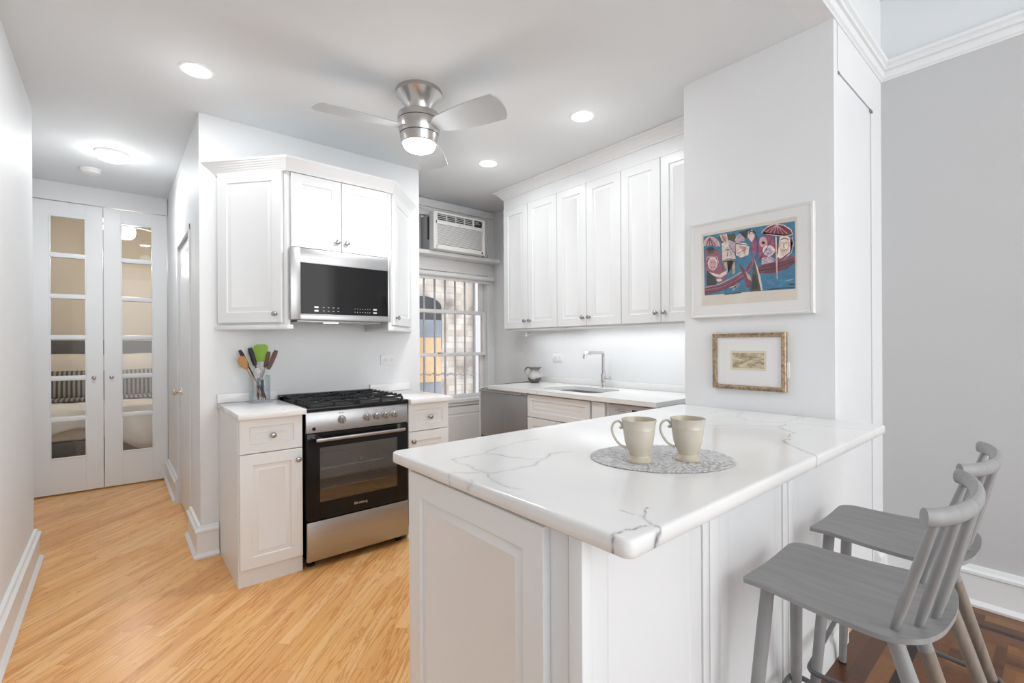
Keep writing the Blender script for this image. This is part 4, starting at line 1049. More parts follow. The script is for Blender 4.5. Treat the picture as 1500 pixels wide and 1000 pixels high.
def vein_mesh():
    r = .022; e = .008
    me = bpy.data.meshes.new('slab'); verts = []; faces = []
    h = .004
    nx = int((px1 - px0 - 2 * e) / h); ny = int((py1 - py0 - 2 * e) / h)
    gx = np.linspace(px0 + e, px1 - e, nx + 1); gy = np.linspace(py0 + e, py1 - e, ny + 1)
    X, Y = np.meshgrid(gx, gy); X = X.ravel(); Y = Y.ravel()
    # round the plan corners of the inner grid
    ri = r - e
    for sx_, cx_ in ((-1, px0 + r), (1, px1 - r)):
        for sy_, cy_ in ((-1, py0 + r), (1, py1 - r)):
            m_ = ((X - cx_) * sx_ > 0) & ((Y - cy_) * sy_ > 0)
            dx, dy = X[m_] - cx_, Y[m_] - cy_
            cheb = np.maximum(np.abs(dx), np.abs(dy)); d = np.hypot(dx, dy) + 1e-9
            X[m_] = cx_ + dx / d * cheb; Y[m_] = cy_ + dy / d * cheb
    V = np.stack([X, Y, np.full_like(X, PT)], 1)
    verts = [tuple(v) for v in V]
    for j in range(ny):
        o = j * (nx + 1)
        for i in range(nx): faces.append((o + i, o + i + 1, o + nx + 2 + i, o + nx + 1 + i))
    # boundary loop, ccw
    loop = [i for i in range(nx + 1)] + [j * (nx + 1) + nx for j in range(1, ny + 1)] + [ny * (nx + 1) + i for i in range(nx - 1, -1, -1)] + [j * (nx + 1) for j in range(ny - 1, 0, -1)]
    def normal(p):
        cx_ = min(max(p[0], px0 + r), px1 - r); cy_ = min(max(p[1], py0 + r), py1 - r)
        d = Vector((p[0] - cx_, p[1] - cy_))
        if d.length < 1e-6: d = Vector((0, -1))
        # edges: only one axis differs
        return d.normalized()
    nrm = [normal(verts[i]) for i in loop]
    prev = loop
    prof = [(e * math.sin(a), -e * (1 - math.cos(a))) for a in (R(30), R(60), R(90))] + [(e, -.018), (e, -(PT - PBZ) + .004), (e - .004, -(PT - PBZ))]
    for off, dz in prof:
        cur = []
        for k, i in enumerate(loop):
            b = verts[i]; verts.append((b[0] + nrm[k].x * off, b[1] + nrm[k].y * off, PT + dz)); cur.append(len(verts) - 1)
        for k in range(len(loop)):
            j = (k + 1) % len(loop); faces.append((prev[j], prev[k], cur[k], cur[j]))
        prev = cur
    faces.append(tuple(prev[::-1]))
    off = Vector((1.5, .9, PBZ))
    me.from_pydata([(x - off.x, y - off.y, z - off.z) for x, y, z in verts], [], faces)
    A_ = np.array(verts)
    x, y = A_[:, 0].copy(), A_[:, 1].copy(); z = A_[:, 2]
    # the vein runs down the edge along with z
    wob = .004 * np.sin(x * 61 + 3 * np.sin(y * 23)) + .003 * np.sin(y * 83 + 2 * np.sin(x * 31)) + .0015 * np.sin(x * 190 + y * 160)
    wob2 = .004 * np.sin(y * 57 + 2.3 * np.sin(x * 27)) + .003 * np.sin(x * 97 - y * 21) + .0015 * np.sin(x * 170 - y * 210)
    qx, qy = x + wob + (PT - z) * .5, y + wob2
    att = np.zeros(len(x))
    for w, a, pts in VEINS:
        for (ax_, ay_), (bx_, by_) in zip(pts, pts[1:]):
            dx, dy = bx_ - ax_, by_ - ay_; t = np.clip(((qx - ax_) * dx + (qy - ay_) * dy) / (dx * dx + dy * dy + 1e-12), 0, 1)
            d = np.hypot(qx - ax_ - t * dx, qy - ay_ - t * dy)
            mod = .75 + .25 * np.sin(x * 37 + y * 53)
            v = min(1.0, a * 1.25) * mod * np.exp(-(d / w) ** 2) + .16 * a * np.exp(-(d / (w * 4.5)) ** 2)
            att = np.maximum(att, v)
    at = me.attributes.new('vein', 'FLOAT', 'POINT'); at.data.foreach_set('value', att.astype(np.float32))
    me.materials.append(QUARTZV)
    me.shade_smooth(); me.set_sharp_from_angle(angle=R(50))
    return me, off
me, off = vein_mesh()
po = bpy.data.objects.new('peninsula_countertop', me); COL.objects.link(po); po.location = off
tag(po, 'large white quartz peninsula top with grey veins carrying the two mugs', 'countertop')
pn = thing('peninsula_cabinet', 'white panelled peninsula base under the large veined countertop', 'cabinet', (1.5, .95, 0), world=True)
mb = MB()
mb.box(.700, 2.362, .618, 1.295, .10, PBZ - .001); mb.box(.705, 2.362, .64, 1.24, 0, .10)
mb.build('carcass', CAB, pn)
# end toward the camera's left (facing -X): face frame, door, corner post
T = TR(.688, 0, 0, RZ)
mb = MB(); mb.box(.688, .7005, .645, 1.312, .0, PBZ - .001, .001); mb.build('end_frame', CAB, pn)
T = TR(.667, 1.270, 0, RZ)
mb = SubMB(pn, T); mb.panel(.575, .790, .020, s=.063, g=.009, z0=.10); mb.build('end_door', CAB, pn)
mb = MB(); mb.box(.676, .706, .598, .634, 0, PBZ - .001, .003); mb.build('corner_post', CAB, pn)
# long side toward the living room: flat panels split by battens
for a, b in ((.712, 1.140), (1.240, 1.660), (1.762, 2.362)):
    mb = MB(); mb.panel(b - a, .785, .012, s=.048, g=.003, flat=True, x0=a, z0=.105, y0=.606); mb.build('side_panel', CAB, pn)
for a, b in ((1.144, 1.176), (1.180, 1.235), (1.664, 1.706), (1.712, 1.757)):
    mb = MB(); mb.box(a, b, .603, .619, .105, PBZ - .001, .002); mb.build('batten', CAB, pn)
mb = MB(); mb.prism([(0, 0), (.014, 0), (.014, .075), (.006, .092), (.006, .10), (0, .10)], .70, 2.362, T=Matrix(((0, 0, 1, 0), (-1, 0, 0, .616), (0, 1, 0, 0), (0, 0, 0, 1)))); mb.build('base_moulding', CAB, pn)

# ------------------------------------------------------------------ mugs and placemat
def doily():
    m = mat('lace_pattern', (.7, .7, .7), .7); n, l, b = nt(m)
    tc = n.new('ShaderNodeTexCoord')
    v = n.new('ShaderNodeTexVoronoi'); v.inputs['Scale'].default_value = 95; l.new(tc.outputs['Object'], v.inputs[0])
    ln = n.new('ShaderNodeVectorMath'); ln.operation = 'LENGTH'; l.new(tc.outputs['Object'], ln.inputs[0])
    s = n.new('ShaderNodeMath'); s.operation = 'MULTIPLY'; s.inputs[1].default_value = 330; l.new(ln.outputs['Value'], s.inputs[0])
    sn = n.new('ShaderNodeMath'); sn.operation = 'SINE'; l.new(s.outputs[0], sn.inputs[0])
    no = n.new('ShaderNodeTexNoise'); no.inputs['Scale'].default_value = 60; no.inputs['Detail'].default_value = 3; l.new(tc.outputs['Object'], no.inputs[0])
    ad = n.new('ShaderNodeMath'); ad.operation = 'MULTIPLY_ADD'; ad.inputs[1].default_value = .05; l.new(sn.outputs[0], ad.inputs[0]); l.new(no.outputs['Fac'], ad.inputs[2])
    ad2 = n.new('ShaderNodeMath'); ad2.operation = 'MULTIPLY_ADD'; ad2.inputs[1].default_value = 16; l.new(v.outputs['Distance'], ad2.inputs[0]); l.new(ad.outputs[0], ad2.inputs[2])
    cr_ = n.new('ShaderNodeValToRGB'); e = cr_.color_ramp.elements; e[0].position = .42; e[0].color = (.62, .62, .635, 1); e[1].position = .64; e[1].color = (.80, .80, .80, 1)
    l.new(ad.outputs[0], cr_.inputs[0]); l.new(cr_.outputs[0], b.inputs['Base Color'])
    bp = n.new('ShaderNodeBump'); bp.inputs['Strength'].default_value = .6; bp.inputs['Distance'].default_value = .002; l.new(ad2.outputs[0], bp.inputs['Height']); l.new(bp.outputs[0], b.inputs['Normal'])
    return m
mb = MB(); mb.lathe([(0, 0), (.198, 0), (.2025, .0012), (.201, .0028), (.196, .0032), (0, .0032)], 96)
for v in mb.bm.verts: v.co.y *= .815
pmo = mb.build('placemat', doily()); pmo.location = (1.205, .762, PT + .0004); pmo.rotation_euler.z = R(-40.2)
tag(pmo, 'oval grey lace-patterned placemat under the two mugs', 'placemat')
def mugmat():
    m = mat('mug_glaze', (.6, .57, .5), .18, coat=.3); n, l, b = nt(m)
    tc = n.new('ShaderNodeTexCoord'); no = n.new('ShaderNodeTexNoise'); no.inputs['Scale'].default_value = 9; l.new(tc.outputs['Object'], no.inputs[0])
    cr_ = n.new('ShaderNodeValToRGB'); e = cr_.color_ramp.elements; e[0].position = .35; e[0].color = (.58, .51, .38, 1); e[1].position = .65; e[1].color = (.55, .53, .49, 1)
    l.new(no.outputs['Fac'], cr_.inputs[0]); l.new(cr_.outputs[0], b.inputs['Base Color']); return m
MUG = mugmat()
def make_mug(label):
    t = thing('coffee_mug', label, 'mug', group='cream footed mugs')
    P = [(.0, .004), (.030, .003), (.034, .0), (.0355, .002), (.0355, .006), (.032, .010), (.028, .014), (.0265, .018), (.028, .024), (.034, .038), (.040, .055), (.0430, .075), (.0445, .090), (.0452, .0905), (.0452, .092), (.0450, .0925), (.0475, .112), (.0495, .1175), (.0495, .119), (.0480, .1195), (.0455, .112), (.0425, .090), (.040, .070), (.034, .045), (.024, .024), (0, .018)]
    mb = MB(); mb.lathe(P, 48); mb.build('cup', MUG, t)
    mb = MB()
    pth = smooth_path([(.047, 0, .098), (.0485, 0, .104), (.056, 0, .112), (.068, 0, .109), (.0755, 0, .096), (.075, 0, .080), (.067, 0, .062), (.054, 0, .046), (.0355, 0, .036)], 6)
    mb.tube(pth, .0046, 12, ry=.0034, upv=(0, 1, 0))
    mb.lathe([(0, -.005), (.0045, -.003), (.0055, 0), (.0045, .003), (0, .005)], 12, T=Matrix.Translation((.0505, 0, .094)))
    mb.build('handle', MUG, t)
    return t
hand_dir = math.atan2(.645, -.764)
m1 = make_mug('cream footed mug standing on the left side of the lace placemat'); m1.location = (1.114, .773, PT + .0038); m1.rotation_euler.z = hand_dir - .15; m1.scale = (.97, .97, .985)
m2 = copy_tree(m1); m2.location = (1.229, .692, PT + .0038); m2['label'] = 'cream footed mug standing on the right side of the lace placemat'

# ------------------------------------------------------------------ utensil jar
jx, jy = .682, 3.235
jar = thing('utensil_jar', 'clear square acrylic jar of cooking utensils on the counter left of the stove', 'jar', (jx, jy, CT + .0005), R(0))
mb = MB(); s0, s1, hh = .052, .045, .168
def sq(s, z, r=.008): return [(x, y, z) for x, y in rrect(-s, s, -s, s, r, 3)]
rings = [[mb.v(p) for p in sq(s, z)] for s, z in ((.060, 0), (.060, .008), (.052, .010), (.050, hh), (.047, hh), (.048, .014))]
for a, b in zip(rings, rings[1:]):
    for i in range(len(a)): mb.f((a[i], a[(i + 1) % len(a)], b[(i + 1) % len(a)], b[i]))
mb.f(rings[0][::-1]); mb.f(rings[-1]); mb.build('glass_body', JARG, jar)
GREEN = mottle(mat('green_silicone', (.28, .50, .06), .45), (.26, .47, .05), (.32, .54, .08), 8)
WOODS = mottle(mat('spoon_wood', (.50, .26, .09), .5), (.42, .20, .06), (.58, .32, .12), 20, stretch=(6, 6, 1))
WOODD = mottle(mat('dark_handle_wood', (.14, .08, .055), .45), (.10, .055, .04), (.20, .12, .08), 30, stretch=(6, 6, 1))
BLKP = mat('black_nylon', (.035, .035, .04), .4)
def utensil(name, label, cat, base, top, head, m, hm=None, hr=.004):
    """handle from base (in jar) to top; head builds at the top in local axes (z along the tool, x to the right of the picture)"""
    b = Vector(base); t = Vector(top); d = (t - b); L_ = d.length; d.normalize()
    xr_ = Vector((.764, -.645, 0)); xx = (xr_ - d * xr_.dot(d)).normalized(); yy = d.cross(xx)
    o = thing(name, label, cat, (jx, jy, CT + .0005))
    T = Matrix((xx, yy, d)).transposed().to_4x4(); T.translation = b
    mb = MB(T=T); mb.tube([(0, 0, 0), (0, 0, L_ * .5), (0, 0, L_)], [hr, hr, hr * 1.1], 10); mb.build('handle', m, o)
    mb = MB(T=T @ Matrix.Translation((0, 0, L_))); head(mb); mb.build('head', hm or m, o)
    return o
def spatula_head(w, h, t=.004, r=.012):
    def f(mb):
        P = [(-w * .30, 0), (w * .30, 0)] + [(w / 2 - r + r * math.cos(a), h - r + r * math.sin(a)) for a in (0, R(45), R(90))] + [(-w / 2 + r + r * math.cos(a), h - r + r * math.sin(a)) for a in (R(90), R(135), R(180))]
        mb.prism(P, -t, t, .002, T=mb.T @ Matrix.Rotation(R(90), 4, 'X'))
    return f
def spoon_head(w, h, t=.006):
    def f(mb):
        P = [(.006, 0), (.006 + w * .18, h * .2), (w / 2, h * .55), (w * .46, h * .8), (w * .25, h * .96), (0, h)]
        P = P + [(-x, y) for x, y in P[::-1][1:]]
        mb.prism(P, -t, t, .003, T=mb.T @ Matrix.Rotation(R(90), 4, 'X'))
    return f
def grip(h, r):
    def f(mb): mb.tube([(0, 0, 0), (0, 0, h * .2), (0, 0, h * .8), (0, 0, h)], [r * .75, r, r * 1.1, r * .8], 12, ry=[r * .6, r * .75, r * .8, r * .6])
    return f
rv = Vector((.764, -.645, 0)); dv_ = Vector((.645, .764, 0))
def uq(a, b, z): v = rv * a + dv_ * b; return (v.x, v.y, z)
utensil('silicone_spatula', 'lime green silicone spatula standing tallest in the utensil jar', 'spatula', uq(0, .026, .018), uq(-.004, .026, .250), spatula_head(.090, .108, r=.022), mat('spatula_handle', (.75, .75, .75), .4), GREEN)
utensil('wooden_spoon', 'orange-brown wooden spoon leaning left in the utensil jar', 'spoon', uq(.036, -.032, .018), uq(-.060, -.033, .205), spoon_head(.055, .090), WOODS)
utensil('slotted_turner', 'black nylon turner leaning far left in the utensil jar', 'kitchen utensil', uq(.037, .003, .018), uq(-.073, .003, .225), grip(.11, .011), BLKP)
utensil('ladle', 'dark handled ladle behind the green spatula, leaning left', 'ladle', uq(.020, .034, .018), uq(-.046, .036, .225), grip(.115, .015), BLKP)
utensil('knife', 'brown wooden handled knife leaning furthest right in the jar', 'knife', uq(-.025, -.009, .018), uq(.058, -.009, .205), grip(.125, .014), CHROME, WOODD)
utensil('kitchen_fork', 'brown handled fork leaning right between green spatula and knife', 'fork', uq(-.026, .014, .018), uq(.026, .014, .215), grip(.100, .012), CHROME, WOODD)
utensil('whisk', 'steel whisk among the utensils low in the jar', 'whisk', uq(.031, -.026, .018), uq(.031, -.026, .135), lambda mb: [mb.tube([(0, 0, 0), (.014 * math.cos(a), .014 * math.sin(a), .025), (.017 * math.cos(a), .017 * math.sin(a), .045), (0, 0, .065)], .0012, 6) for a in [math.pi * k / 3 for k in range(6)]], BLKP, CHROME, .008)
utensil('serving_spoon', 'steel serving spoon in the middle of the utensil jar', 'spoon', uq(.002, -.020, .018), uq(.000, -.020, .150), spoon_head(.040, .065, .003), BLKP, CHROME, .0055)

# ------------------------------------------------------------------ pictures on the column
GILT = mottle(mat('gilt_frame', (.36, .27, .17), .4, .5), (.24, .17, .11), (.56, .43, .29), 90)
MATB = mat('mat_board', (.88, .88, .87), .8)
WFR = mottle(mat('white_frame', (.80, .80, .79), .3), (.78, .78, .77), (.82, .82, .81), 5)
PAPER = mottle(mat('cream_paper', (.78, .71, .62), .8), (.74, .67, .58), (.82, .76, .67), 12)
def frame_ring(mb, y0, y1, z0, z1, fwid, xb, xf, xi):
    """frame on the column face: outer rect y0..y1 (y1>y0), front at x=xf (toward -X), inner lip at x=xi"""
    def rect(i): return [(y1 - i, z0 + i), (y0 + i, z0 + i), (y0 + i, z1 - i), (y1 - i, z1 - i)]
    rings = [[mb.v((x, a, b)) for a, b in rect(i)] for i, x in ((0, xb), (0, xf + .003), (.003, xf), (fwid * .35, xf + .002), (fwid * .5, xf - .001), (fwid - .003, xf + .001), (fwid, xi), (fwid, xb))]
    for a, b in zip(rings, rings[1:] + rings[:1]):
        for k in range(4): mb.f((a[k], a[(k + 1) % 4], b[(k + 1) % 4], b[k]))
bp_ = thing('framed_print', 'large white-framed colour print of people in boats on the column', 'picture', (XC, 1.005, 1.64), world=True)
mb = MB(); frame_ring(mb, .719, 1.296, 1.396, 1.891, .014, XC - .001, XC - .030, XC - .026); mb.build('frame', WFR, bp_)
mb = MB(); mb.box(XC - .024, XC - .002, .730, 1.285, 1.407, 1.880); mb.build('mat_board', MATB, bp_)
mb = MB(); mb.box(XC - .0252, XC - .0238, .786, 1.237, 1.460, 1.835); art = mb.build('paper', PAPER, bp_)
ART = [
    ('blue', [(1.2260, 1.8220), (0.9940, 1.8210), (0.7940, 1.8140), (0.7930, 1.6600), (0.7930, 1.5090), (0.9960, 1.5130), (1.2200, 1.5130), (1.2230, 1.6700)]),
    ('dark', [(1.0440, 1.8110), (0.9880, 1.8140), (0.9700, 1.8050), (0.9710, 1.7740), (1.0320, 1.7780)]),
    ('olive', [(1.1520, 1.8060), (1.0630, 1.8090), (1.0570, 1.7700), (1.1280, 1.7620)]),
    ('plum', [(0.9710, 1.6120), (0.9360, 1.6440), (0.7950, 1.6610), (0.7950, 1.6250), (0.8340, 1.6010), (0.8900, 1.5900), (0.9650, 1.5970)]),
    ('maroon', [(0.9680, 1.6040), (0.9360, 1.6350), (0.7950, 1.6430), (0.7950, 1.6250), (0.8340, 1.6010), (0.8900, 1.5900), (0.9540, 1.5960)]),
    ('dark', [(0.9590, 1.6080), (0.8890, 1.6090), (0.8010, 1.6300), (0.8020, 1.6340), (0.8900, 1.6130), (0.9600, 1.6130)]),
    ('dark', [(0.9530, 1.6240), (0.8890, 1.6250), (0.8010, 1.6450), (0.8020, 1.6480), (0.8900, 1.6280), (0.9540, 1.6270)]),
    ('plum', [(1.2220, 1.5550), (1.1430, 1.5620), (1.0770, 1.5860), (1.0140, 1.6170), (0.9890, 1.6580), (0.9710, 1.6930), (0.9640, 1.6790), (0.9830, 1.6260), (1.0140, 1.5850), (1.0770, 1.5470), (1.1500, 1.5250), (1.2200, 1.5210)]),
    ('dark', [(1.2110, 1.5450), (1.1290, 1.5540), (1.0630, 1.5770), (1.0060, 1.6150), (0.9820, 1.6560), (0.9850, 1.6580), (1.0090, 1.6180), (1.0650, 1.5800), (1.1300, 1.5580), (1.2120, 1.5490)]),
    ('maroon', [(1.2200, 1.5380), (1.1430, 1.5410), (1.0770, 1.5640), (1.0170, 1.5920), (1.0140, 1.5840), (1.0770, 1.5460), (1.1500, 1.5240), (1.2200, 1.5190)]),
    ('cream', [(1.2150, 1.5540), (1.1390, 1.5640), (1.0760, 1.5900), (1.0320, 1.6120), (1.0330, 1.6140), (1.0780, 1.5920), (1.1400, 1.5670), (1.2150, 1.5570)]),
    ('maroon', [(1.0450, 1.6590), (1.0140, 1.6170), (0.9840, 1.5630), (0.9720, 1.5250), (1.0080, 1.5340), (1.0200, 1.5930)]),
    ('olive', [(0.9900, 1.5330), (0.9710, 1.6620), (0.9540, 1.6100), (0.9390, 1.5120), (0.9900, 1.5130)]),
    ('cream', [(0.9710, 1.6680), (0.9590, 1.6350), (0.9430, 1.5780), (0.9330, 1.5150), (0.9410, 1.5130), (0.9590, 1.6100)]),
    ('tan', [(1.0140, 1.6170), (0.9900, 1.5890), (0.9840, 1.5630), (1.0020, 1.5780)]),
    ('dark', [(0.9770, 1.5940), (0.9630, 1.5860), (0.9510, 1.5230), (0.9840, 1.5180)]),
    ('cream', [(1.0900, 1.5410), (1.0670, 1.5450), (1.0480, 1.5590), (1.0440, 1.5550), (1.0660, 1.5380), (1.0780, 1.5260), (1.0760, 1.5240), (1.0630, 1.5350), (1.0410, 1.5530), (1.0490, 1.5620), (1.0680, 1.5480), (1.0910, 1.5440)]),
    ('cream', [(0.8340, 1.5470), (0.8020, 1.5520), (0.8020, 1.5540), (0.8350, 1.5480)]),
    ('dark', [(0.9130, 1.5140), (0.8570, 1.5150), (0.7970, 1.5120), (0.7970, 1.5170), (0.8570, 1.5190), (0.9130, 1.5190)]),
    ('dark', [(1.1160, 1.5080), (1.0330, 1.5100), (1.0330, 1.5150), (1.1170, 1.5130)]),
    ('dark', [(0.7940, 1.5290), (0.7960, 1.5260), (0.8010, 1.5250), (0.8080, 1.5250), (0.8140, 1.5270), (0.8190, 1.5290), (0.8210, 1.5310), (0.8190, 1.5340), (0.8140, 1.5350), (0.8080, 1.5350), (0.8010, 1.5330), (0.7960, 1.5310)]),
    ('pink', [(1.2240, 1.7710), (1.2210, 1.8010), (1.1960, 1.8120), (1.1690, 1.8050), (1.1450, 1.7780), (1.1400, 1.7540), (1.1820, 1.7700)]),
    ('cream', [(1.2210, 1.7720), (1.2140, 1.7990), (1.1950, 1.8120), (1.1700, 1.8050), (1.1470, 1.7790), (1.1410, 1.7550), (1.1370, 1.7550), (1.1430, 1.7800), (1.1680, 1.8080), (1.1970, 1.8160), (1.2180, 1.8020), (1.2250, 1.7730)]),
    ('maroon', [(1.1950, 1.8110), (1.2120, 1.7730), (1.2080, 1.7700), (1.1900, 1.8080)]),
    ('maroon', [(1.1950, 1.8100), (1.1950, 1.7690), (1.1900, 1.7690), (1.1900, 1.8090)]),
    ('maroon', [(1.1950, 1.8090), (1.1780, 1.7660), (1.1730, 1.7670), (1.1900, 1.8100)]),
    ('maroon', [(1.1940, 1.8090), (1.1600, 1.7620), (1.1570, 1.7640), (1.1910, 1.8110)]),
    ('plum', [(1.2170, 1.7500), (1.1620, 1.7480), (1.1320, 1.7170), (1.1360, 1.6710), (1.1030, 1.6210), (1.1160, 1.5770), (1.1970, 1.5730), (1.2180, 1.6690)]),
    ('cream', [(1.1500, 1.6700), (1.1540, 1.6530), (1.1630, 1.6420), (1.1760, 1.6390), (1.1890, 1.6450), (1.1990, 1.6590), (1.2020, 1.6770), (1.1990, 1.6940), (1.1890, 1.7050), (1.1760, 1.7080), (1.1630, 1.7020), (1.1540, 1.6880)]),
    ('pink', [(1.1560, 1.6660), (1.1580, 1.6530), (1.1650, 1.6430), (1.1750, 1.6410), (1.1840, 1.6460), (1.1920, 1.6570), (1.1940, 1.6710), (1.1910, 1.6850), (1.1840, 1.6940), (1.1750, 1.6970), (1.1650, 1.6920), (1.1580, 1.6800)]),
    ('dark', [(1.1870, 1.6810), (1.1760, 1.6760), (1.1760, 1.6780), (1.1860, 1.6830)]),
    ('dark', [(1.1700, 1.6770), (1.1620, 1.6780), (1.1630, 1.6800), (1.1710, 1.6790)]),
    ('dark', [(1.1840, 1.6570), (1.1730, 1.6460), (1.1640, 1.6560), (1.1660, 1.6580), (1.1730, 1.6480), (1.1820, 1.6580)]),
    ('cream', [(1.2090, 1.6940), (1.2030, 1.7090), (1.1530, 1.7020), (1.1480, 1.6730), (1.1440, 1.6730), (1.1510, 1.7050), (1.2040, 1.7130), (1.2130, 1.6960)]),
    ('dark', [(1.2070, 1.6410), (1.1700, 1.6160), (1.1530, 1.5810), (1.1630, 1.5620), (1.2080, 1.5640)]),
    ('cream', [(1.1970, 1.6330), (1.1430, 1.6130), (1.1060, 1.6280), (1.1030, 1.6120), (1.1360, 1.5960), (1.1700, 1.6100)]),
    ('cream', [(1.1280, 1.5840), (1.1300, 1.5800), (1.1350, 1.5780), (1.1430, 1.5780), (1.1500, 1.5790), (1.1560, 1.5830), (1.1570, 1.5870), (1.1550, 1.5910), (1.1500, 1.5930), (1.1430, 1.5930), (1.1350, 1.5910), (1.1300, 1.5880)]),
    ('dark', [(1.1650, 1.7450), (1.1680, 1.7400), (1.1760, 1.7360), (1.1860, 1.7360), (1.1960, 1.7400), (1.2040, 1.7450), (1.2070, 1.7520), (1.2040, 1.7570), (1.1960, 1.7600), (1.1860, 1.7600), (1.1760, 1.7570), (1.1680, 1.7520)]),
    ('olive', [(1.1680, 1.7290), (1.1710, 1.7250), (1.1770, 1.7230), (1.1860, 1.7240), (1.1950, 1.7260), (1.2020, 1.7300), (1.2040, 1.7340), (1.2020, 1.7380), (1.1950, 1.7400), (1.1860, 1.7400), (1.1770, 1.7370), (1.1710, 1.7330)]),
    ('cream', [(1.1380, 1.8130), (1.1020, 1.8130), (1.0950, 1.7760), (1.1050, 1.7650), (1.1280, 1.7820)]),
    ('pink', [(1.1030, 1.7940), (1.1050, 1.7840), (1.1100, 1.7770), (1.1160, 1.7750), (1.1230, 1.7790), (1.1280, 1.7880), (1.1300, 1.7990), (1.1280, 1.8090), (1.1230, 1.8160), (1.1160, 1.8170), (1.1100, 1.8130), (1.1050, 1.8050)]),
    ('dark', [(1.1290, 1.8080), (1.1030, 1.7670), (1.1010, 1.7680), (1.1270, 1.8090)]),
    ('dark', [(1.1200, 1.7960), (1.1140, 1.7940), (1.1140, 1.7960), (1.1200, 1.7980)]),
    ('cream', [(1.1280, 1.7690), (1.0890, 1.7780), (1.0600, 1.7610), (1.0640, 1.7130), (1.0570, 1.6800), (1.0960, 1.6890), (1.1250, 1.6830)]),
    ('lav', [(1.0950, 1.7760), (1.0630, 1.7610), (1.0670, 1.7140), (1.0830, 1.6970)]),
    ('dark', [(1.1090, 1.7310), (1.0860, 1.7290), (1.0860, 1.7320), (1.1090, 1.7350)]),
    ('dark', [(1.0980, 1.7310), (1.1010, 1.6990), (1.0980, 1.6990), (1.0960, 1.7310)]),
    ('dark', [(1.0930, 1.7560), (1.0580, 1.6990), (1.0560, 1.7000), (1.0910, 1.7570)]),
    ('tan', [(1.1250, 1.6830), (1.0960, 1.6860), (1.0640, 1.6750), (1.0610, 1.6160), (1.0740, 1.6050), (1.0770, 1.6630), (1.1020, 1.6730), (1.0960, 1.6140), (1.1060, 1.6280)]),
    ('dark', [(1.1210, 1.6730), (1.0760, 1.6740), (1.0770, 1.6790), (1.1210, 1.6790)]),
    ('cream', [(1.0580, 1.7640), (1.0070, 1.7490), (0.9920, 1.7270), (0.9980, 1.6910), (1.0320, 1.6830), (1.0570, 1.6990)]),
    ('lav', [(1.0540, 1.7880), (1.0320, 1.7970), (1.0130, 1.7750), (1.0160, 1.7600), (1.0580, 1.7650)]),
    ('pink', [(1.0440, 1.7420), (1.0070, 1.7300), (1.0130, 1.6990)]),
    ('dark', [(1.0570, 1.7550), (0.9980, 1.7360), (0.9980, 1.7390), (1.0570, 1.7590)]),
    ('dark', [(1.0500, 1.7040), (1.0060, 1.7230), (1.0310, 1.7410), (1.0320, 1.7390), (1.0080, 1.7240), (1.0520, 1.7060)]),
    ('cream', [(1.0590, 1.7690), (1.0490, 1.7930), (1.0310, 1.7990), (1.0320, 1.8020), (1.0520, 1.7950), (1.0620, 1.7710)]),
    ('cream', [(0.9980, 1.8040), (0.9790, 1.8100), (0.9680, 1.7860), (0.9710, 1.7430), (0.9830, 1.7510), (1.0010, 1.7790)]),
    ('maroon', [(0.9700, 1.7920), (0.9720, 1.7860), (0.9770, 1.7830), (0.9840, 1.7820), (0.9900, 1.7850), (0.9950, 1.7910), (0.9970, 1.7970), (0.9950, 1.8030), (0.9900, 1.8070), (0.9840, 1.8070), (0.9770, 1.8040), (0.9720, 1.7990)]),
    ('cream', [(0.9740, 1.7880), (0.9750, 1.7830), (0.9780, 1.7800), (0.9830, 1.7800), (0.9870, 1.7820), (0.9900, 1.7860), (0.9910, 1.7910), (0.9900, 1.7960), (0.9870, 1.7990), (0.9820, 1.7990), (0.9780, 1.7970), (0.9750, 1.7930)]),
    ('dark', [(0.9890, 1.7920), (0.9770, 1.7860), (0.9760, 1.7880), (0.9880, 1.7930)]),
    ('plum', [(0.9830, 1.7450), (0.9680, 1.7730), (0.9590, 1.7720), (0.9560, 1.6970), (0.9710, 1.6870), (0.9830, 1.7130)]),
    ('dark', [(0.9690, 1.7980), (0.9600, 1.7720), (0.9690, 1.7550), (0.9660, 1.7540), (0.9570, 1.7710), (0.9660, 1.7980)]),
    ('cream', [(0.9340, 1.7870), (0.9110, 1.8070), (0.8770, 1.8150), (0.8390, 1.8020), (0.8110, 1.7760), (0.8030, 1.7570), (0.8340, 1.7540), (0.8890, 1.7700), (0.9320, 1.7860), (0.9330, 1.7900), (0.9370, 1.7880), (0.9330, 1.7820), (0.8890, 1.7660), (0.8340, 1.7500), (0.8000, 1.7540), (0.8080, 1.7790), (0.8380, 1.8060), (0.8780, 1.8200), (0.9130, 1.8110), (0.9360, 1.7910)]),
    ('maroon', [(0.9320, 1.7900), (0.9120, 1.8070), (0.8780, 1.8140), (0.8390, 1.8010), (0.8110, 1.7760), (0.8040, 1.7590), (0.8340, 1.7580), (0.8890, 1.7740)]),
    ('pink', [(0.8700, 1.8120), (0.9180, 1.7890), (0.9170, 1.7860), (0.8680, 1.8100)]),
    ('pink', [(0.8700, 1.8120), (0.9010, 1.7820), (0.8990, 1.7790), (0.8680, 1.8100)]),
    ('pink', [(0.8700, 1.8120), (0.8820, 1.7750), (0.8790, 1.7740), (0.8680, 1.8100)]),
    ('pink', [(0.8710, 1.8110), (0.8620, 1.7680), (0.8600, 1.7690), (0.8680, 1.8110)]),
    ('pink', [(0.8700, 1.8100), (0.8430, 1.7630), (0.8410, 1.7640), (0.8680, 1.8120)]),
    ('pink', [(0.8700, 1.8100), (0.8240, 1.7600), (0.8220, 1.7620), (0.8680, 1.8120)]),
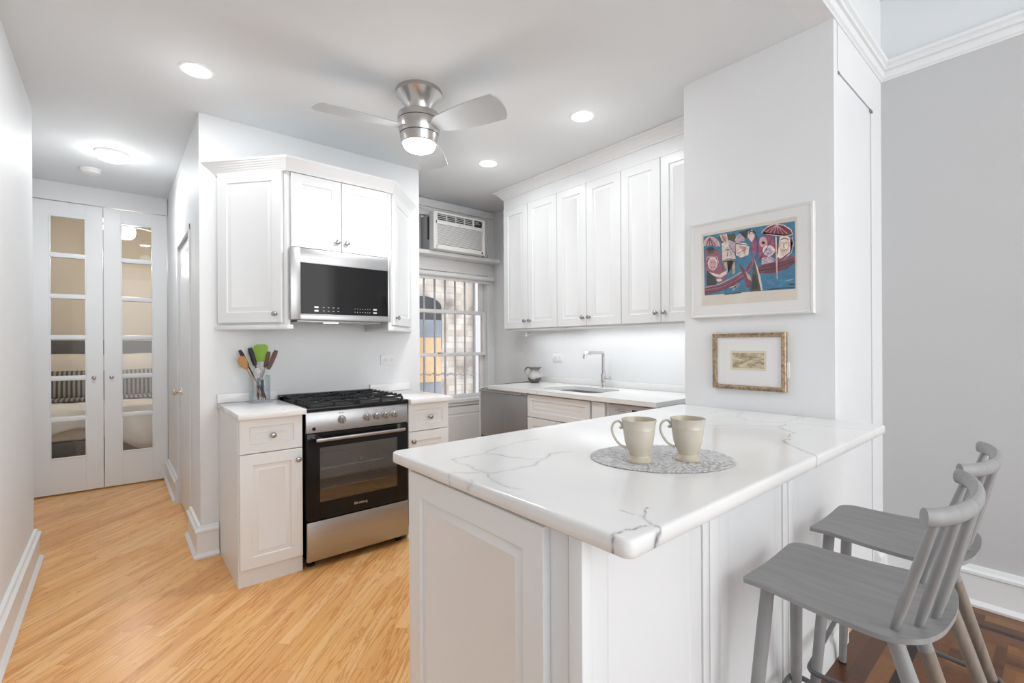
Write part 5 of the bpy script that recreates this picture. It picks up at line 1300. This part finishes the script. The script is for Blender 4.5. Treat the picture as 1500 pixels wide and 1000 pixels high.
    ('plum', [(0.9470, 1.7630), (0.9120, 1.7690), (0.8830, 1.7580), (0.8750, 1.7210), (0.8780, 1.6850), (0.9120, 1.6600), (0.9470, 1.6580), (0.9500, 1.7080)]),
    ('pink', [(0.9100, 1.7380), (0.9120, 1.7260), (0.9190, 1.7180), (0.9280, 1.7160), (0.9380, 1.7210), (0.9440, 1.7310), (0.9470, 1.7450), (0.9440, 1.7570), (0.9370, 1.7660), (0.9280, 1.7670), (0.9190, 1.7620), (0.9120, 1.7520)]),
    ('dark', [(0.9200, 1.7370), (0.9210, 1.7340), (0.9240, 1.7330), (0.9280, 1.7320), (0.9320, 1.7340), (0.9350, 1.7370), (0.9360, 1.7400), (0.9350, 1.7430), (0.9320, 1.7440), (0.9280, 1.7450), (0.9240, 1.7430), (0.9210, 1.7400)]),
    ('cream', [(0.8760, 1.6940), (0.8800, 1.6820), (0.8900, 1.6740), (0.9040, 1.6720), (0.9180, 1.6780), (0.9280, 1.6890), (0.9310, 1.7020), (0.9280, 1.7140), (0.9170, 1.7220), (0.9030, 1.7230), (0.8900, 1.7180), (0.8800, 1.7070)]),
    ('lav', [(0.8860, 1.6910), (0.8890, 1.6820), (0.8960, 1.6770), (0.9050, 1.6760), (0.9150, 1.6800), (0.9220, 1.6870), (0.9250, 1.6970), (0.9220, 1.7060), (0.9150, 1.7110), (0.9050, 1.7120), (0.8960, 1.7080), (0.8890, 1.7000)]),
    ('dark', [(0.9150, 1.7010), (0.9080, 1.7020), (0.9080, 1.7040), (0.9150, 1.7040)]),
    ('dark', [(0.9010, 1.6980), (0.8940, 1.6960), (0.8940, 1.6980), (0.9010, 1.7000)]),
    ('dark', [(0.9110, 1.6860), (0.9000, 1.6820), (0.9000, 1.6840), (0.9110, 1.6880)]),
    ('dark', [(0.9410, 1.6630), (0.9110, 1.7100), (0.8880, 1.7520), (0.8900, 1.7540), (0.9130, 1.7120), (0.9440, 1.6650)]),
    ('lav', [(0.9360, 1.6570), (0.9010, 1.6670), (0.8760, 1.6420), (0.9360, 1.6350)]),
    ('cream', [(0.9350, 1.6610), (0.9010, 1.6690), (0.8730, 1.6460), (0.8720, 1.6480), (0.9010, 1.6720), (0.9360, 1.6640)]),
    ('cream', [(0.8560, 1.7530), (0.8310, 1.7550), (0.8040, 1.7380), (0.8020, 1.7030), (0.8180, 1.6640), (0.8560, 1.6520), (0.8670, 1.6650), (0.8610, 1.7060)]),
    ('pink', [(0.8160, 1.7060), (0.8210, 1.6880), (0.8290, 1.6770), (0.8400, 1.6750), (0.8500, 1.6830), (0.8560, 1.6980), (0.8570, 1.7170), (0.8530, 1.7340), (0.8440, 1.7450), (0.8330, 1.7470), (0.8230, 1.7390), (0.8170, 1.7240)]),
    ('cream', [(0.8210, 1.7090), (0.8250, 1.6940), (0.8320, 1.6840), (0.8410, 1.6820), (0.8490, 1.6880), (0.8540, 1.7010), (0.8550, 1.7180), (0.8510, 1.7330), (0.8440, 1.7430), (0.8350, 1.7450), (0.8270, 1.7380), (0.8220, 1.7250)]),
    ('dark', [(0.8490, 1.7240), (0.8400, 1.7250), (0.8410, 1.7280), (0.8490, 1.7260)]),
    ('dark', [(0.8330, 1.7210), (0.8240, 1.7180), (0.8240, 1.7200), (0.8320, 1.7240)]),
    ('dark', [(0.8390, 1.7210), (0.8410, 1.7030), (0.8350, 1.6990), (0.8350, 1.7010), (0.8390, 1.7030), (0.8360, 1.7200)]),
    ('dark', [(0.8480, 1.6910), (0.8370, 1.6860), (0.8270, 1.6900), (0.8280, 1.6920), (0.8370, 1.6890), (0.8470, 1.6930)]),
    ('dark', [(0.8520, 1.7380), (0.8360, 1.7410), (0.8180, 1.7340), (0.8170, 1.7360), (0.8360, 1.7440), (0.8530, 1.7410)]),
    ('maroon', [(0.8110, 1.7450), (0.8040, 1.7150), (0.8140, 1.6760), (0.8460, 1.6550), (0.8440, 1.6510), (0.8110, 1.6730), (0.8010, 1.7140), (0.8080, 1.7450)]),
    ('cream', [(0.8050, 1.7440), (0.7980, 1.7140), (0.8090, 1.6720), (0.8400, 1.6490), (0.8390, 1.6470), (0.8070, 1.6700), (0.7960, 1.7130), (0.8030, 1.7440)]),
    ('pink', [(0.8760, 1.7630), (0.8740, 1.6720), (0.8700, 1.5630), (0.8650, 1.5630), (0.8690, 1.6720), (0.8710, 1.7620)]),
    ('cream', [(0.8710, 1.7560), (0.8680, 1.6350), (0.8660, 1.5570), (0.8650, 1.5570), (0.8660, 1.6350), (0.8690, 1.7560)])]
cols = {'blue': (.055, .22, .36), 'maroon': (.20, .055, .085), 'plum': (.32, .11, .17), 'cream': (.74, .62, .56), 'pink': (.62, .36, .38), 'dark': (.045, .045, .050), 'olive': (.10, .095, .065), 'tan': (.50, .40, .28), 'lav': (.48, .40, .48)}
am = {k: mottle(mat('ink_' + k, c, .8), tuple(v * .8 for v in c), tuple(min(1, v * 1.25) for v in c), 60) for k, c in cols.items()}
kk = 0
mb = MB(); keys = list(cols)
for key, poly in ART:
    kk += 1; x = XC - .0254 - .00006 * kk
    mb.mi = keys.index(key)
    vs = [mb.v((x, y, z)) for y, z in poly]; fc = mb.f(vs)
bmesh.ops.triangulate(mb.bm, faces=[f for f in mb.bm.faces if len(f.verts) > 4])
mb2 = mb.bm
# faces must look to -X
for f in mb2.faces:
    f.normal_update()
    if f.normal.x > 0: f.normal_flip()
me = bpy.data.meshes.new('inked_picture'); mb2.to_mesh(me); mb2.free(); me.transform(Matrix.Translation(-Vector(bp_['_w'])))
for k in keys: me.materials.append(am[k])
io = bpy.data.objects.new('inked_picture', me); COL.objects.link(io); io.parent = art
mb = MB(); mb.box(XC - .0290, XC - .0285, .733, 1.282, 1.410, 1.877); mb.build('glazing', PANE, bp_)

sp = thing('framed_etching', 'small gilt-framed etching hanging below the large print', 'picture', (XC, 1.01, 1.175), world=True)
mb = MB(); frame_ring(mb, .836, 1.182, 1.036, 1.315, .022, XC - .001, XC - .026, XC - .016)
mb.build('frame', GILT, sp)
mb = MB()
for k in range(40):
    t = (k + .5) / 40; y = .846 + t * .326
    for z in (1.0435, 1.3075): mb.box(XC - .0285, XC - .0255, y - .0025, y + .0025, z - .003, z + .003, .001)
for k in range(30):
    t = (k + .5) / 30; z = 1.050 + t * .25
    for y in (.8435, 1.1745): mb.box(XC - .0285, XC - .0255, y - .003, y + .003, z - .0025, z + .0025, .001)
mb.build('frame_beading', GILT, sp)
mb = MB(); mb.box(XC - .014, XC - .002, .856, 1.162, 1.056, 1.295); mb.build('mat_board', MATB, sp)
mb = MB(); mb.box(XC - .0150, XC - .0138, .924, 1.092, 1.132, 1.227); pp = mb.build('paper', mat('aged_paper', (.78, .70, .54), .8), sp)
def etch():
    m = mat('etching_ink', (.4, .3, .15), .8); n, l, b = nt(m)
    tc = n.new('ShaderNodeTexCoord'); mp = n.new('ShaderNodeMapping'); mp.inputs['Scale'].default_value = (1, 24, 60); l.new(tc.outputs['Object'], mp.inputs[0])
    no = n.new('ShaderNodeTexNoise'); no.inputs['Scale'].default_value = 1; no.inputs['Detail'].default_value = 6; no.inputs['Roughness'].default_value = .7; l.new(mp.outputs[0], no.inputs[0])
    cr_ = n.new('ShaderNodeValToRGB'); e = cr_.color_ramp.elements; e[0].position = .40; e[0].color = (.34, .27, .16, 1); e[1].position = .60; e[1].color = (.76, .66, .46, 1)
    l.new(no.outputs['Fac'], cr_.inputs[0]); l.new(cr_.outputs[0], b.inputs['Base Color']); return m
mb = SubMB(sp); mb.box(XC - .0155, XC - .0149, .933, 1.082, 1.143, 1.216); mb.build('etched_scene', etch(), pp)
mb = MB(); mb.box(XC - .0170, XC - .0166, .857, 1.161, 1.057, 1.294); mb.build('glazing', PANE, sp)

# ------------------------------------------------------------------ ceiling lights, smoke detector, fan
dl = thing('recessed_light', 'round recessed ceiling light nearest the left wall', 'ceiling light', (0, 0, ZC), group='recessed lights')
mb = MB(); mb.lathe([(.063, 0), (.064, -.004), (.070, -.006), (.078, -.003), (.079, 0)], 40); mb.build('trim_ring', TRIM, dl)
mb = MB(); mb.lathe([(.064, -.0005), (.064, -.003), (0, -.003)], 40, cap=True); mb.build('lens', LED, dl)
dl.location = (DOWN[0][0], DOWN[0][1], ZC)
d_ = copy_tree(dl); d_.location = (DOWN[1][0], DOWN[1][1], ZC); d_['label'] = 'round recessed ceiling light nearest the picture column'
d_ = copy_tree(dl); d_.location = (DOWN[2][0], DOWN[2][1], ZC); d_['label'] = 'round recessed ceiling light nearest the window'
hl = thing('flush_ceiling_light', 'round glowing flush light on the hall ceiling', 'ceiling light', (-.014, 4.466, ZC))
mb = MB(); mb.lathe([(.095, 0), (.097, -.012), (.092, -.018), (.085, -.018)], 40); mb.build('base_ring', TRIM, hl)
mb = MB(); mb.lathe([(.090, -.014), (.093, -.030), (.085, -.046), (.06, -.056), (0, -.060)], 40); mb.build('diffuser', LED, hl)
sd = thing('smoke_detector', 'white smoke detector on the hall ceiling behind the round light', 'smoke detector', (-.144, 4.986, ZC))
mb = MB(); mb.lathe([(.068, 0), (.068, -.012), (.060, -.018), (.058, -.030), (.045, -.036), (0, -.036)], 32); mb.build('body', PLAST, sd)
mb = MB(); mb.lathe([(.040, -.0355), (.040, -.038), (.034, -.038), (.034, -.0355)], 24); mb.build('vent_ring', PLAST, sd)

fan = thing('ceiling_fan', 'three-blade brushed nickel ceiling fan with a glowing light', 'ceiling fan', (1.292, 2.318, ZC))
mb = MB(); mb.lathe([(.126, 0), (.128, -.006), (.126, -.022), (.118, -.030), (.100, -.050), (.082, -.080), (.070, -.105), (.066, -.135)], 56); mb.build('canopy', NICKEL, fan)
mb = MB(); mb.lathe([(.060, -.125), (.108, -.128), (.116, -.133), (.118, -.142), (.117, -.166)], 56); mb.build('upper_housing', NICKEL, fan)
mb = MB(); mb.lathe([(.112, -.165), (.112, -.171)], 48); mb.lathe([(.100, -.239), (.100, -.245)], 48); mb.build('shadow_gap', VENTD, fan)
mb = MB(); mb.lathe([(.117, -.170), (.116, -.190), (.111, -.220), (.106, -.240)], 56); mb.build('motor_housing', NICKEL, fan)
mb = MB(); mb.lathe([(.105, -.244), (.102, -.262), (.097, -.288), (.093, -.292), (.088, -.290)], 56); mb.build('light_ring', NICKEL, fan)
mb = MB(); mb.lathe([(.090, -.286), (.089, -.298), (.080, -.314), (.060, -.324), (.03, -.329), (0, -.330)], 48); mb.build('light_globe', LEDF, fan)
BLADE = mottle(mat('silver_blade', (.50, .51, .52), .45), (.50, .52, .535), (.53, .55, .565), 8)
def blade_mesh():
    mb = MB(); N = 22; top = []; bot = []
    def wid(t):
        if t < .12: return .030 + .25 * t
        return .060 + (.087 - .060) * math.sin(min(1, (t - .12) / .62) * math.pi / 2)
    for i in range(N + 1):
        t = i / N; x = .095 + (.560 - .095) * t
        a = wid(t); row_t = []; row_b = []
        for j in range(9):
            s = j / 8 * 2 - 1
            ex = 0
            if t > .93: pass
            xx = x - (.030 * abs(s) ** 3 + .018 * (s + 1) / 2) * (t ** 6)
            pitch = R(13)
            y = s * a; zt = -math.tan(pitch) * y * min(1, t * 4 + .4) - .006 * t
            row_t.append(mb.v((xx, y, zt + .003))); row_b.append(mb.v((xx, y, zt - .003)))
        top.append(row_t); bot.append(row_b)
    for i in range(N):
        for j in range(8):
            mb.f((top[i][j], top[i + 1][j], top[i + 1][j + 1], top[i][j + 1])); mb.f((bot[i][j], bot[i][j + 1], bot[i + 1][j + 1], bot[i + 1][j]))
        mb.f((top[i][0], bot[i][0], bot[i + 1][0], top[i + 1][0])); mb.f((top[i][8], top[i + 1][8], bot[i + 1][8], bot[i][8]))
    for i in (0, N):
        for j in range(8): mb.f((top[i][j], top[i][j + 1], bot[i][j + 1], bot[i][j]))
    return mb
b0 = blade_mesh().build('blade', BLADE, fan); b0.location = (0, 0, -.212)
b0.rotation_euler.z = R(50)
for a in (172, 289):
    b1 = b0.copy(); COL.objects.link(b1); b1.parent = fan; b1.rotation_euler.z = R(a)

# ------------------------------------------------------------------ bar stools
SGREY = mottle(mat('grey_stool_paint', (.40, .40, .40), .45), (.27, .27, .272), (.33, .33, .33), 5, stretch=(8, 1, 1), bump=.15, bscale=50)
LEGW = mottle(mat('weathered_leg_wood', (.26, .215, .175), .6), (.22, .18, .15), (.30, .25, .205), 12, stretch=(6, 6, 1))
BLKM = mat('grey_metal_rail', (.17, .17, .175), .45, .3)
SZ = .660
def make_stool(label):
    t = thing('bar_stool', label, 'bar stool', group='grey spindle-back stools at the peninsula')
    # seat outline: front toward +y
    H = [(0, .190), (.12, .190), (.158, .186), (.172, .165), (.178, .10), (.190, 0), (.200, -.08), (.198, -.13), (.165, -.172), (.10, -.193), (0, -.200)]
    def crv(P, k=5):
        P = [Vector((*p, 0)) for p in P]; o = smooth_path(P, k); return [(v.x, v.y) for v in o]
    right = crv(H); left = [(-x, y) for x, y in right[::-1][1:-1]]
    out = right + left; n = len(out)
    mb = MB(); rings_t = []; rings_b = []
    NR = 9
    def zs(x, y): return .010 * (x / .19) ** 2 - .008 * math.cos(max(-1, min(1, (y + .02) / .2)) * math.pi / 2) + (.012 * max(0, (-y - .09) / .11) ** 2) - (.010 * max(0, (y - .12) / .07) ** 2)
    for k in range(NR + 1):
        s = k / NR
        rings_t.append([mb.v((x * s, -.005 + (y + .005) * s, zs(x * s, y * s))) if k else None for x, y in out] if k else [mb.v((0, -.005, zs(0, 0)))])
        rings_b.append([mb.v((x * s, -.005 + (y + .005) * s, zs(x * s, y * s) - .011)) for x, y in out] if k else [mb.v((0, -.005, zs(0, 0) - .011))])
    for rr, fl in ((rings_t, False), (rings_b, True)):
        for i in range(n): mb.f((rr[0][0], rr[1][i], rr[1][(i + 1) % n]))
        for a, b in zip(rr[1:], rr[2:]):
            for i in range(n): mb.f((a[i], b[i], b[(i + 1) % n], a[(i + 1) % n]))
    a, b = rings_t[-1], rings_b[-1]
    for i in range(n): mb.f((a[i], b[i], b[(i + 1) % n], a[(i + 1) % n]))
    o = mb.build('seat', SGREY, t); o.location = (0, 0, SZ)
    legs = [((-.105, .145), (-.235, .165), 1), ((.085, .145), (.290, .215), 1), ((-.120, -.110), (-.160, -.330), 0), ((.050, -.110), (.240, -.255), 0)]
    for (tp, ft, front) in legs:
        P0 = Vector((tp[0], tp[1], SZ - .014)); P1 = Vector((ft[0], ft[1], .0))
        if front: P1 = Vector((ft[0], ft[1], .003))
        mb = MB(); 
        k1 = P0.lerp(P1, .18); 
        mb.mi = 0; mb.tube([P0, P0.lerp(P1, .1), k1], [.0155, .016, .0165], 16)
        mb.mi = 0 if front else 1
        mb.tube([k1, P0.lerp(P1, .6), P1 + Vector((0, 0, .006))], [.0165, .0155, .0125], 16)
        lg = mb.build('leg', [SGREY, LEGW], t)
        mb = MB(); mb.lathe([(.0125, 0), (.013, .002), (.0125, .010)], 14, T=Matrix.Translation((P1.x, P1.y, 0))); mb.build('foot_cap', RUBBER, lg)
    # metal foot ring around the legs
    zr = .215; q = 1 - zr / SZ
    C = [tuple(Vector((tp[0], tp[1])).lerp(Vector((ft[0], ft[1])), q)) for tp, ft, _ in legs]
    FL, FR_, RL, RR_ = C
    g = .020
    cor = [(FL[0] - g, FL[1] + g), (RL[0] - g, RL[1] - g), (RR_[0] + g, RR_[1] - g), (FR_[0] + g, FR_[1] + g)]
    pts = []
    for i in range(4):
        p = Vector(cor[i]); a = Vector(cor[i - 1]); c = Vector(cor[(i + 1) % 4])
        u = (a - p).normalized() * .035; w_ = (c - p).normalized() * .035
        for s in (0, .25, .5, .75, 1):
            v = p + u * (1 - s) ** 2 + w_ * s ** 2; pts.append((v.x, v.y, zr))
    mb = MB(); mb.tube(pts, .0075, 10, closed=True); mb.build('foot_rail', BLKM, t)
    # back: spindles and bent crest rail
    arc = []
    NA = 24
    for k in range(NA + 1):
        u = k / NA * 2 - 1
        x = .215 * math.sin(u * R(78)) / math.sin(R(78)); y = -.232 + .052 * (1 - math.cos(u * R(78))) / (1 - math.cos(R(78)))
        arc.append(Vector((x, y, .925 - SZ + .004 * abs(u))))
    mb = MB(); mb.tube([a + Vector((0, 0, SZ)) for a in arc], [.0185] * len(arc), 14, ry=.0125, upv=(0, 0, 1)); mb.build('crest_rail', SGREY, t)
    for s, (bx, by) in zip((.10, .26, .42, .58, .74, .90), ((-.145, -.118), (-.095, -.150), (-.034, -.168), (.034, -.168), (.095, -.150), (.145, -.118))):
        a = arc[int(round(s * NA))]; P0 = Vector((bx, by, SZ - .008)); P1 = Vector((a.x, a.y, SZ + a.z - .008))
        mb = MB(); mb.tube([P0, P0.lerp(P1, .25), P0.lerp(P1, .6), P1], [.0075, .0098, .0098, .0080], 12); mb.build('spindle', SGREY, t)
    return t
s1 = make_stool('grey spindle-back stool nearer the camera at the peninsula'); s1.location = (1.400, .360, 0)
s2 = copy_tree(s1); s2.location = (1.902, .365, 0); s2['label'] = 'grey spindle-back stool further away, next to the grey wall'
